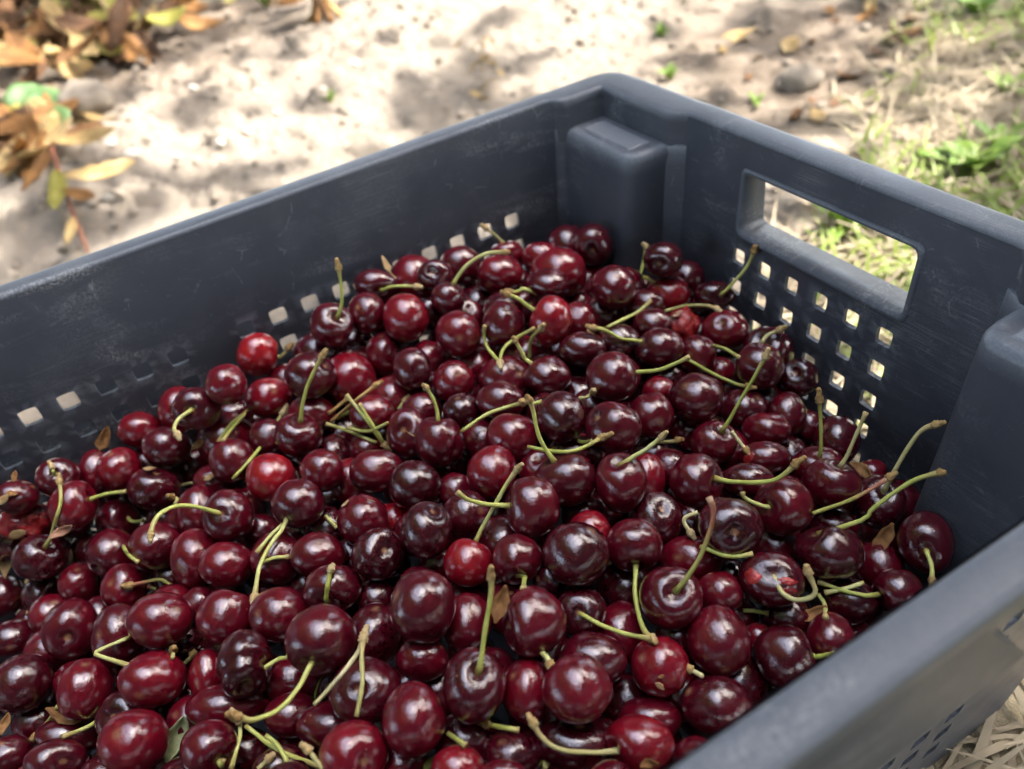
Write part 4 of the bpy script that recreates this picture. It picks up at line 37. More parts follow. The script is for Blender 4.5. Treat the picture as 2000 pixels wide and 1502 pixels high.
GL=[[-1.375,-0.332,1.98,0.129,1,0],[-1.166,-0.302,1.11,0.094,0,0],[-1.334,-0.202,1.43,0.138,0,0],[-1.161,-0.209,0.09,0.073,2,0],[-1.102,-0.209,2.94,0.061,2,0],[-1.65,-0.344,2.65,0.135,2,0],[-1.628,-0.231,0.79,0.133,1,0],[-1.853,-0.309,0.23,0.132,2,0],[-1.479,-0.373,2.92,0.099,1,0],[-1.065,-0.264,1.74,0.079,1,0],[-1.465,-0.292,0.22,0.111,0,0],[-1.299,-0.373,1.17,0.09,0,0],[-1.131,-0.346,2.36,0.072,2,0],[-1.576,-0.158,0.57,0.117,1,0],[-1.487,-0.216,0.11,0.112,2,0],[-1.246,-0.108,0.79,0.099,0,0],[-1.278,-0.043,0.26,0.09,1,0],[-1.154,-0.062,1.43,0.073,1,0],[-1.27,-0.141,2.36,0.078,0,0],[-1.357,0.016,1.17,0.083,4,0],[-1.405,-0.108,0.19,0.072,1,0],[-0.884,-0.412,1.95,0.097,1,0],[-0.895,-0.382,2.72,0.088,1,0],[-0.879,-0.36,2.62,0.079,0,0],[-0.836,-0.411,1.03,0.076,0,0],[-0.956,-0.367,0.69,0.074,4,0],[-0.99,-0.407,2.45,0.085,4,0],[-1.0,-0.332,0.0,0.076,1,0],[-0.932,-0.312,0.69,0.054,0,0],[-0.917,-0.281,1.03,0.045,0,0],[-1.177,0.108,2.25,0.054,2,0],[-1.183,0.14,-0.14,0.055,1,0],[-1.372,-0.396,1.98,0.094,2,0],[-1.308,-0.284,2.65,0.113,2,0],[-1.106,-0.368,1.17,0.091,1,0],[-1.136,-0.001,2.5,0.042,5,0],[-1.122,-0.119,1.85,0.062,4,0],[-1.23,-0.064,0.59,0.066,1,0],[-1.553,-0.124,2.46,0.103,1,0],[-1.536,-0.073,0.27,0.09,1,0],[-1.388,-0.06,1.93,0.083,2,0],[-1.634,-0.39,1.33,0.075,1,1],[-2.046,-0.026,-0.02,0.164,0,1],[-1.539,-0.223,0.66,0.113,2,1],[-1.352,-0.398,1.98,0.094,0,1],[-1.414,-0.17,2.83,0.078,0,1],[-1.622,-0.264,1.33,0.089,1,1],[-1.149,-0.214,0.04,0.081,4,1],[-1.284,-0.417,0.46,0.07,0,1],[-1.742,-0.179,2.8,0.092,1,1],[-1.777,-0.358,0.49,0.143,0,1],[-1.59,-0.189,-0.02,0.082,0,1],[-1.309,-0.301,0.06,0.064,2,1],[-1.385,-0.165,0.18,0.084,0,1],[-2.277,-0.345,2.87,0.136,0,1],[-1.398,-0.4,0.18,0.069,0,1],[-2.1,-0.032,2.66,0.105,1,1],[-2.35,-0.379,0.17,0.163,4,1],[-1.796,-0.099,0.13,0.098,1,1],[-1.131,-0.163,0.19,0.079,2,1],[-2.0,-0.115,-0.02,0.118,0,1],[-1.265,-0.37,2.36,0.091,0,1],[-1.19,-0.242,2.75,0.066,4,1],[-1.8,-0.191,0.37,0.136,4,1],[-2.013,-0.107,0.16,0.099,2,1],[-1.967,-0.007,0.02,0.113,2,1],[-1.348,-0.162,0.03,0.093,0,1],[-1.54,-0.41,0.17,0.073,4,1],[-1.317,-0.27,0.24,0.099,0,1],[-1.981,-0.285,0.17,0.116,0,1],[-2.21,-0.374,0.9,0.175,2,1],[-1.302,-0.157,0.0,0.108,2,1],[-1.665,-0.383,0.07,0.129,4,1],[-1.178,-0.235,2.42,0.072,0,1],[-2.036,-0.325,0.28,0.127,2,1],[-1.454,-0.346,1.33,0.082,2,1],[-1.312,-0.333,0.23,0.108,1,1],[-1.449,-0.303,1.98,0.099,1,1],[-2.032,-0.005,0.11,0.131,0,1],[-2.155,-0.413,2.78,0.156,0,1],[-1.255,-0.167,0.2,0.096,4,1],[-1.306,-0.338,0.3,0.071,4,1],[-1.217,-0.239,0.88,0.101,2,1],[-1.423,-0.294,0.03,0.1,2,1],[-1.176,-0.24,0.64,0.104,2,1],[-1.291,-0.409,0.36,0.067,4,1],[-1.555,-0.28,2.79,0.08,1,1],[-1.496,-0.229,0.72,0.1,0,1],[-1.159,-0.299,0.13,0.058,0,1],[-1.71,-0.409,2.98,0.079,4,1],[-1.884,-0.218,0.31,0.097,2,1],[-1.393,-0.209,0.17,0.08,0,1],[-1.51,-0.174,0.27,0.116,2,1],[-2.054,-0.005,-0.02,0.117,2,1],[-2.3,-0.39,0.13,0.13,1,1],[-1.338,-0.207,-0.03,0.066,4,1],[-1.129,-0.195,0.26,0.102,1,1],[-1.594,-0.101,2.45,0.096,0,1],[-1.908,-0.199,2.08,0.144,0,1],[-1.544,-0.114,-0.03,0.129,0,1],[-1.413,-0.118,1.99,0.089,2,1],[-1.857,-0.36,2.47,0.105,0,1],[-1.512,-0.268,2.89,0.08,4,1],[-1.859,-0.24,2.88,0.117,1,1],[-1.517,-0.381,0.32,0.078,0,1],[-1.812,-0.419,1.11,0.117,1,1],[-1.121,-0.185,2.53,0.081,2,1],[-1.555,-0.256,0.32,0.073,0,1],[-2.215,-0.316,0.4,0.154,2,1],[-1.634,-0.28,1.93,0.084,4,1],[-1.395,-0.249,2.75,0.09,0,1],[-2.055,-0.089,-0.05,0.136,0,1],[-2.174,-0.396,0.27,0.12,0,1],[-1.124,-0.288,0.32,0.066,0,1],[-1.836,-0.43,0.24,0.109,1,1],[-1.612,-0.418,1.57,0.122,2,1],[-1.38,-0.328,0.4,0.077,2,1],[-1.26,-0.17,2.76,0.106,2,1],[-2.327,-0.364,0.13,0.134,2,1],[-1.483,-0.206,0.66,0.116,4,1],[-1.953,-0.15,0.07,0.14,0,1],[-1.516,-0.204,0.19,0.122,0,1],[-2.009,-0.415,0.07,0.15,0,1],[-1.211,-0.408,0.18,0.076,0,1],[-1.681,-0.323,0.07,0.102,1,1],[-2.048,-0.417,2.94,0.11,0,1],[-1.115,-0.255,0.22,0.075,0,1],[-1.186,-0.235,1.41,0.068,4,1],[-1.262,-0.212,2.7,0.104,0,1],[-1.935,-0.26,2.85,0.137,4,1],[-1.536,-0.201,0.21,0.107,1,1],[-1.285,-0.296,2.84,0.109,1,1],[-1.16,-0.339,0.37,0.099,1,1],[-1.707,-0.4,0.67,0.132,1,1],[-1.501,-0.387,1.57,0.078,2,1],[-1.414,-0.165,2.78,0.077,4,1],[-0.908,-0.417,2.03,0.076,1,2],[-0.932,-0.414,0.9,0.095,0,2],[-0.965,-0.394,0.56,0.1,1,2],[-0.873,-0.422,1.95,0.095,1,2],[-0.845,-0.361,1.77,0.081,0,2],[-0.912,-0.374,2.11,0.064,2,2],[-0.911,-0.379,2.72,0.065,0,2],[-0.822,-0.378,2.62,0.091,1,2],[-0.997,-0.425,0.88,0.062,0,2],[-1.045,-0.423,2.88,0.076,1,2],[-0.883,-0.406,2.55,0.069,1,2],[-0.991,-0.385,0.62,0.067,2,2],[-0.92,-0.415,0.79,0.069,1,2],[-0.983,-0.353,0.23,0.059,0,2],[-0.873,-0.389,2.72,0.062,2,2],[-0.932,-0.35,1.57,0.085,1,2],[-0.942,-0.421,0.35,0.068,2,2],[-0.823,-0.361,1.77,0.083,0,2],[-0.855,-0.422,1.19,0.059,2,2],[-0.901,-0.396,2.36,0.083,2,2],[-0.843,-0.393,2.11,0.093,0,2],[-0.868,-0.402,0.46,0.091,1,2],[-0.5,0.753,1.97,0.03,1,3],[-0.458,0.794,2.11,0.042,0,3],[-0.44,0.763,1.57,0.033,1,3],[-0.463,0.725,-0.11,0.022,2,3],[-0.337,0.712,1.03,0.042,2,3],[-0.337,0.737,1.68,0.034,1,3],[-0.296,0.575,1.41,0.038,1,3],[-0.276,0.492,1.19,0.022,2,3],[-0.252,0.501,2.25,0.02,2,3],[-0.253,0.439,2.25,0.027,1,3],[-0.235,0.455,-0.56,0.034,0,3],[-0.434,0.605,2.16,0.05,0,3],[-0.327,0.657,0.64,0.024,2,3],[-0.379,0.788,1.89,0.036,1,3],[-0.358,0.815,1.43,0.027,1,3],[-0.398,0.496,1.99,0.015,1,3],[-0.526,0.592,0.67,0.052,0,3],[-0.424,0.638,2.18,0.022,2,3],[-0.481,0.809,0.54,0.028,1,3],[-0.503,0.543,2.4,0.022,0,3],[-0.38,0.747,-0.38,0.026,2,3],[-0.438,0.551,1.57,0.019,1,3]]
PEB=[[-0.925,-0.138],[-0.829,-0.281],[-0.751,-0.107],[-0.769,-0.264],[-0.726,-0.152],[-0.803,0.028],[-0.854,0.1],[-0.782,-0.053],[-0.746,-0.211],[-0.675,-0.313],[-0.861,-0.058]]
FEAT={"green":[-1.076,-0.37],"green2":[-0.948,-0.357],"clod":[-0.961,-0.286],"stub":[-1.07,0.136],"sprout1":[-0.762,0.023],"sprout2":[-0.482,0.431],"sprout3":[-0.626,0.526],"sprout4":[-1.264,0.084],"sprig":[-0.609,0.203],"weed":[-0.031,0.459],"weed2":[-0.317,0.842],"weed3":[-0.132,0.65],"weed4":[-0.046,0.519],"weed5":[-0.038,0.281],"weed6":[-0.323,0.443],"stalk_a":[-0.855,-0.35],"stalk_b":[-0.6,-0.358],"holl1":[-0.031,0.248],"rock2":[-0.335,0.521]}
GLB=["rust brown dry leaf left of the leaf heap middle, nearest","tan dry leaf up right of the round green weed, third nearest","tan dry leaf right of the leaf heap middle, nearest","dark brown dry leaf down left of the right end of the leaf heap, nearest","dark brown dry leaf up right of the round soil clod, nearest","dark brown dry leaf left of the leaf heap middle, seventh nearest","rust brown dry leaf straight above the leaf heap middle, nearest","dark brown dry leaf down right of the top left corner, second nearest","rust brown dry leaf left of the leaf heap middle, third nearest","rust brown dry leaf straight above the round soil clod, nearest","tan dry leaf left of the leaf heap middle, nearest","tan dry leaf down left of the leaf heap middle, nearest","dark brown dry leaf up right of the round green weed, nearest","rust brown dry leaf up right of the leaf heap middle, third nearest","dark brown dry leaf up right of the leaf heap middle, nearest","tan dry leaf straight below the right end of the leaf heap, nearest","rust brown dry leaf right of the right end of the leaf heap, nearest","rust brown dry leaf right of the right end of the leaf heap, third nearest","tan dry leaf left of the right end of the leaf heap, nearest","olive dry leaf up right of the right end of the leaf heap, nearest","rust brown dry leaf up left of the right end of the leaf heap, nearest","rust brown dry leaf down left of the round soil clod, sixth nearest","rust brown dry leaf down left of the round soil clod, second nearest","tan dry leaf down left of the round soil clod, third nearest","tan dry leaf down left of the round soil clod, seventh nearest","olive dry leaf left of the round soil clod, nearest","olive dry leaf down left of the round green weed, nearest","rust brown dry leaf left of the round soil clod, nearest","tan dry leaf down left of the round soil clod, nearest","tan dry leaf down right of the round soil clod, nearest","dark brown dry leaf left of the dead stump, nearest","rust brown dry leaf up left of the dead stump, nearest","dark brown dry leaf left of the leaf heap middle, fourth nearest","dark brown dry leaf down left of the leaf heap middle, nearest","rust brown dry leaf straight above the round green weed, nearest","yellow dry leaf left of the dead stump, nearest","olive dry leaf straight below the right end of the leaf heap, nearest","rust brown dry leaf right of the right end of the leaf heap, second nearest","rust brown dry leaf up right of the leaf heap middle, second nearest","rust brown dry leaf up right of the leaf heap middle, fourth nearest","dark brown dry leaf up right of the right end of the leaf heap, nearest","rust brown dry leaf left of the leaf heap middle, fourth nearest","tan dry leaf right of the top left corner, seventh nearest","dark brown dry leaf straight above the leaf heap middle, nearest","tan dry leaf left of the leaf heap middle, second nearest","tan dry leaf up right of the leaf heap middle, third nearest","rust brown dry leaf up left of the leaf heap middle, second nearest","olive dry leaf up right of the round green weed, nearest","tan dry leaf down left of the leaf heap middle, third nearest","rust brown dry leaf straight above the leaf heap middle, second nearest","tan dry leaf up left of the leaf heap middle, second nearest","tan dry leaf up right of the leaf heap middle, sixth nearest","dark brown dry leaf down left of the leaf heap middle, second nearest","tan dry leaf right of the leaf heap middle, second nearest","tan dry leaf right of the top left corner, nearest","tan dry leaf left of the leaf heap middle, third nearest","rust brown dry leaf right of the top left corner, second nearest","olive dry leaf up right of the top left corner, nearest","rust brown dry leaf up right of the leaf heap middle, fifth nearest","dark brown dry leaf down left of the right end of the leaf heap, second nearest","tan dry leaf right of the top left corner, fourth nearest","tan dry leaf down left of the leaf heap middle, second nearest","olive dry leaf down left of the right end of the leaf heap, third nearest","olive dry leaf straight above the leaf heap middle, nearest","dark brown dry leaf right of the top left corner, fourth nearest","dark brown dry leaf right of the top left corner, seventh nearest","tan dry leaf left of the right end of the leaf heap, second nearest","olive dry leaf left of the leaf heap middle, nearest","tan dry leaf straight below the leaf heap middle, nearest","tan dry leaf right of the top left corner, second nearest","dark brown dry leaf down right of the top left corner, nearest","dark brown dry leaf left of the right end of the leaf heap, nearest","olive dry leaf left of the leaf heap middle, second nearest","tan dry leaf up right of the round green weed, fourth nearest","dark brown dry leaf right of the top left corner, third nearest","dark brown dry leaf left of the leaf heap middle, third nearest","rust brown dry leaf down left of the leaf heap middle, second nearest","rust brown dry leaf left of the leaf heap middle, second nearest","tan dry leaf right of the top left corner, eighth nearest","tan dry leaf straight below the top left corner, second nearest","olive dry leaf down left of the right end of the leaf heap, nearest","olive dry leaf down left of the leaf heap middle, nearest","dark brown dry leaf down right of the leaf heap middle, nearest","dark brown dry leaf left of the leaf heap middle, nearest","dark brown dry leaf up right of the round green weed, second nearest","olive dry leaf down left of the leaf heap middle, second nearest","rust brown dry leaf up left of the leaf heap middle, nearest","tan dry leaf straight above the leaf heap middle, nearest","tan dry leaf up right of the round green weed, second nearest","olive dry leaf left of the leaf heap middle, third nearest","dark brown dry leaf right of the top left corner, fifth nearest","tan dry leaf up right of the leaf heap middle, second nearest","dark brown dry leaf up right of the leaf heap middle, second nearest","dark brown dry leaf right of the top left corner, sixth nearest","rust brown dry leaf right of the top left corner, nearest","olive dry leaf right of the leaf heap middle, nearest","rust brown dry leaf down left of the right end of the leaf heap, nearest","tan dry leaf up right of the leaf heap middle, seventh nearest","tan dry leaf right of the top left corner, sixth nearest","tan dry leaf up right of the leaf heap middle, fifth nearest","dark brown dry leaf up left of the right end of the leaf heap, nearest","tan dry leaf down right of the top left corner, nearest","olive dry leaf up left of the leaf heap middle, nearest","rust brown dry leaf right of the top left corner, third nearest","tan dry leaf left of the leaf heap middle, fourth nearest","rust brown dry leaf left of the leaf heap middle, sixth nearest","dark brown dry leaf down left of the right end of the leaf heap, third nearest","tan dry leaf up left of the leaf heap middle, nearest","dark brown dry leaf right of the top left corner, second nearest","olive dry leaf up left of the leaf heap middle, second nearest","tan dry leaf up right of the leaf heap middle, nearest","tan dry leaf right of the top left corner, third nearest","tan dry leaf straight below the top left corner, nearest","tan dry leaf up right of the round green weed, nearest","rust brown dry leaf straight below the top left corner, nearest","dark brown dry leaf left of the leaf heap middle, sixth nearest","dark brown dry leaf left of the leaf heap middle, second nearest","dark brown dry leaf left of the right end of the leaf heap, second nearest","dark brown dry leaf right of the top left corner, nearest","olive dry leaf up right of the leaf heap middle, second nearest","tan dry leaf right of the top left corner, fifth nearest","tan dry leaf up right of the leaf heap middle, fourth nearest","tan dry leaf straight below the top left corner, fourth nearest","tan dry leaf up left of the round green weed, nearest","rust brown dry leaf up left of the leaf heap middle, third nearest","tan dry leaf straight below the top left corner, third nearest","tan dry leaf right of the round green weed, nearest","olive dry leaf down left of the right end of the leaf heap, second nearest","tan dry leaf left of the right end of the leaf heap, third nearest","olive dry leaf right of the top left corner, nearest","rust brown dry leaf up right of the leaf heap middle, nearest","rust brown dry leaf down left of the leaf heap middle, nearest","rust brown dry leaf up right of the round green weed, nearest","rust brown dry leaf left of the leaf heap middle, fifth nearest","dark brown dry leaf left of the leaf heap middle, fifth nearest","olive dry leaf up right of the leaf heap middle, nearest","rust brown dry leaf down left of the round soil clod, fourth nearest","tan dry leaf left of the round soil clod, second nearest","rust brown dry leaf left of the round soil clod, second nearest","rust brown dry leaf down left of the round soil clod, eighth nearest","tan dry leaf down left of the round soil clod, fourth nearest","dark brown dry leaf down left of the round soil clod, nearest","tan dry leaf down left of the round soil clod, second nearest","rust brown dry leaf down left of the round soil clod, ninth nearest","tan dry leaf down left of the round green weed, nearest","rust brown dry leaf down left of the round green weed, nearest","rust brown dry leaf down left of the round soil clod, fifth nearest","dark brown dry leaf straight below the round green weed, nearest","rust brown dry leaf down left of the round soil clod, third nearest","tan dry leaf left of the round soil clod, nearest","dark brown dry leaf down left of the round soil clod, third nearest","rust brown dry leaf down left of the round soil clod, nearest","dark brown dry leaf left of the round soil clod, nearest","tan dry leaf down left of the round soil clod, fifth nearest","dark brown dry leaf down left of the round soil clod, fourth nearest","dark brown dry leaf down left of the round soil clod, second nearest","tan dry leaf down left of the round soil clod, sixth nearest","rust brown dry leaf down left of the round soil clod, seventh nearest","rust brown leaf scrap on bare soil left of the broad leaved weed, sixth nearest","tan leaf scrap on bare soil left of the broad leaved weed, nearest","rust brown leaf scrap on bare soil left of the broad leaved weed, fourth nearest","dark brown leaf scrap on bare soil left of the broad leaved weed, third nearest","dark brown leaf scrap on bare soil left of the broad leaved weed, second nearest","rust brown leaf scrap on bare soil left of the broad leaved weed, third nearest","rust brown leaf scrap on bare soil right of the pale lumpy clod, nearest","dark brown leaf scrap on bare soil down right of the pale lumpy clod, nearest","dark brown leaf scrap on bare soil down right of the pale lumpy clod, second nearest","rust brown leaf scrap on bare soil straight below the pale lumpy clod, nearest","tan leaf scrap on bare soil down right of the pale lumpy clod, nearest","tan leaf scrap on bare soil straight above the pale lumpy clod, nearest","dark brown leaf scrap on bare soil right of the pale lumpy clod, nearest","rust brown leaf scrap on bare soil left of the broad leaved weed, second nearest","rust brown leaf scrap on bare soil left of the broad leaved weed, nearest","rust brown leaf scrap on bare soil left of the pale lumpy clod, nearest","tan leaf scrap on bare soil up left of the pale lumpy clod, second nearest","dark brown leaf scrap on bare soil straight above the pale lumpy clod, nearest","rust brown leaf scrap on bare soil left of the broad leaved weed, fifth nearest","tan leaf scrap on bare soil up left of the pale lumpy clod, nearest","dark brown leaf scrap on bare soil left of the broad leaved weed, nearest","rust brown leaf scrap on bare soil up left of the pale lumpy clod, nearest"]
PEBL=["small white pebble on the sunny soil, second nearest to the round clod","small white pebble on the sunny soil, nearest to the round clod","small white pebble on the sunny soil, seventh nearest to the round clod","small white pebble on the sunny soil, third nearest to the round clod","small white pebble on the sunny soil, sixth nearest to the round clod","small white pebble on the sunny soil, tenth nearest to the round clod","small white pebble on the sunny soil, eleventh nearest to the round clod","small white pebble on the sunny soil, ninth nearest to the round clod","small white pebble on the sunny soil, fourth nearest to the round clod","small white pebble on the sunny soil, eighth nearest to the round clod","small white pebble on the sunny soil, fifth nearest to the round clod"]

# ---------------------------------------------------------------- helpers
def tag(o, label=None, cat=None, group=None, kind=None):
    if label: o['label'] = label
    if cat: o['category'] = cat
    if group: o['group'] = group
    if kind: o['kind'] = kind
    return o
def mk(name, V, F, mat, parent=None, smooth=True, attrs=None, loc=(0, 0, 0), rot=None):
    """V world coordinates in metres; stored about loc (and the parent's place)"""
    me = bpy.data.meshes.new(name)
    V = np.asarray(V, float) - np.asarray(loc, float)
    if rot is not None: V = V @ rot
    me.from_pydata(V.tolist(), [], [list(map(int, q)) for q in F])
    if smooth: me.polygons.foreach_set('use_smooth', [True]*len(me.polygons))
    if attrs:
        for k, a in attrs.items():
            at = me.attributes.new(k, 'FLOAT', 'POINT'); at.data.foreach_set('value', np.asarray(a, dtype=np.float32))
    me.materials.append(mat); me.update()
    o = bpy.data.objects.new(name, me); COL.objects.link(o)
    if rot is not None:
        M = Matrix([list(map(float, r)) for r in rot]).to_4x4(); M.translation = Vector(loc); o.matrix_world = M
    else: o.location = loc
    if parent is not None:
        o.parent = parent; o.matrix_parent_inverse = (Matrix.Translation(parent.location) @ parent.rotation_euler.to_matrix().to_4x4()).inverted() if parent.rotation_mode != 'QUATERNION' else (Matrix.Translation(parent.location) @ parent.rotation_quaternion.to_matrix().to_4x4()).inverted()
    return o
def empty(name, loc):
    o = bpy.data.objects.new(name, None); COL.objects.link(o); o.location = loc; o.empty_display_size = .02; return o
class Mat:
    def __init__(s, name):
        s.m = bpy.data.materials.new(name); s.m.use_nodes = True; s.t = s.m.node_tree; s.b = s.t.nodes['Principled BSDF']
    def n(s, typ, **kw):
        x = s.t.nodes.new('ShaderNode'+typ)
        for k, v in kw.items():
            if k in x.inputs: x.inputs[k].default_value = v
            else: setattr(x, k, v)
        return x
    def l(s, a, b): s.t.links.new(a, b); return s
    def noise(s, scale, det=4, rough=.55, vec=None, dist=0):
        x = s.n('TexNoise', Scale=scale, Detail=det, Roughness=rough, Distortion=dist)
        if vec is not None: s.l(vec, x.inputs['Vector'])
        return x.outputs['Fac']
    def coord(s, which='Object'): return s.n('TexCoord').outputs[which]
    def ramp(s, fac, stops, interp='LINEAR'):
        x = s.n('ValToRGB'); x.color_ramp.interpolation = interp; e = x.color_ramp.elements
        while len(e) < len(stops): e.new(.5)
        for q, (p, c) in zip(e, stops): q.position = p; q.color = (*c, 1) if len(c) == 3 else c
        s.l(fac, x.inputs[0]); return x.outputs[0]
    def math(s, op, a, b=None, clamp=False):
        x = s.n('Math', operation=op); x.use_clamp = clamp
        for i, v in enumerate((a, b)):
            if v is None: continue
            if hasattr(v, 'default_value') and not isinstance(v, (int, float)): s.l(v, x.inputs[i])
            else: x.inputs[i].default_value = v
        return x.outputs[0]
    def mix(s, fac, a, b, blend='MIX'):
        x = s.n('Mix', data_type='RGBA', blend_type=blend)
        for i, v in ((0, fac), (6, a), (7, b)):
            if isinstance(v, (int, float)): x.inputs[i].default_value = v
            elif isinstance(v, tuple): x.inputs[i].default_value = (*v, 1)
            else: s.l(v, x.inputs[i])
        return x.outputs[2]
    def bump(s, h, strength, dist):
        x = s.n('Bump', Strength=strength, Distance=dist); s.l(h, x.inputs['Height']); s.l(x.outputs[0], s.b.inputs['Normal']); return x
    def set(s, **kw):
        for k, v in kw.items():
            k = k.replace('_', ' ')
            if hasattr(v, 'is_linked') or hasattr(v, 'links'): s.l(v, s.b.inputs[k])
            else: s.b.inputs[k].default_value = (*v, 1) if isinstance(v, tuple) and len(v) == 3 else v
        return s
def attr(M, name): 
    a = M.n('Attribute', attribute_name=name); return a.outputs['Fac']
# lattice noise for the terrain
_lat = NR.random((256, 256))
def vnoise(x, y):
    xi = np.floor(x).astype(int); yi = np.floor(y).astype(int); fx = x-xi; fy = y-yi
    fx = fx*fx*(3-2*fx); fy = fy*fy*(3-2*fy)
    g = lambda a, b: _lat[a % 256, b % 256]
    return (g(xi, yi)*(1-fx)+g(xi+1, yi)*fx)*(1-fy)+(g(xi, yi+1)*(1-fx)+g(xi+1, yi+1)*fx)*fy
def fbm(x, y, f, o=4):
    s = 0; a = .5
    for k in range(o): s = s+a*(vnoise(x*f+17.3*k, y*f+5.1*k)-.5); f *= 2.03; a *= .5
    return s
def clods(x, y, f, seed):
    """distance to the nearest and second nearest of a jittered lattice: rounded crumbs with cracks between"""
    x = x*f; y = y*f; xi = np.floor(x).astype(int); yi = np.floor(y).astype(int); d1 = np.full(x.shape, 9.); d2 = np.full(x.shape, 9.)
    for a in (-1, 0, 1):
        for b in (-1, 0, 1):
            i = (xi+a+seed) % 256; j = (yi+b+seed*7) % 256
            px = xi+a+.5+.9*(_lat[i, j]-.5); py = yi+b+.5+.9*(_lat[j, i]-.5); d = np.hypot(px-x, py-y)*(.75+.5*_lat[(i*3) % 256, (j*5) % 256])
            m = d < d1; d2 = np.where(m, d1, np.minimum(d2, d)); d1 = np.where(m, d, d1)
    return np.clip((d2-d1)*1.6, 0, 1)**.55
def mound(x, y):
    t = np.clip((-.5-x)/.6, 0, 1); t = t*t*(3-2*t); return .065*t
def turf(x, y):      # 1 on the grass side, 0 on the bare soil
    return np.clip((x+.64*y-.16+.22*fbm(x, y, 5, 3))/.16+.5, 0, 1)
# ---------------------------------------------------------------- materials
def mat_soil():
    M = Mat('soil'); c = M.coord('Object')
    n1 = M.noise(9, 6, .6, c); n2 = M.noise(75, 6, .75, c); n3 = M.noise(2.2, 3, .5, c)
    a = M.ramp(n1, [(.3, (.215, .182, .148)), (.55, (.285, .244, .203)), (.75, (.345, .30, .255))])
    a = M.mix(M.ramp(n2, [(.35, (0, 0, 0)), (.7, (1, 1, 1))]), a, (.27, .225, .18))
    turfm = attr(M, 'turf')
    t = M.ramp(M.noise(60, 5, .7, c), [(.3, (.20, .155, .10)), (.5, (.34, .28, .19)), (.7, (.44, .38, .26))])
    a = M.mix(turfm, a, t); a = M.mix(attr(M, 'field'), a, M.ramp(n1, [(.3, (.07, .10, .03)), (.7, (.13, .16, .055))]))
    dk = attr(M, 'litter_shade'); a = M.mix(M.math('MULTIPLY', dk, .55), a, (.15, .105, .07))
    M.set(Base_Color=a, Roughness=.95, Specular_IOR_Level=.15)
    h = M.math('ADD', M.noise(70, 8, .75, c), M.math('MULTIPLY', M.noise(330, 4, .7, c), .4))
    M.bump(h, .9, .008); return M.m
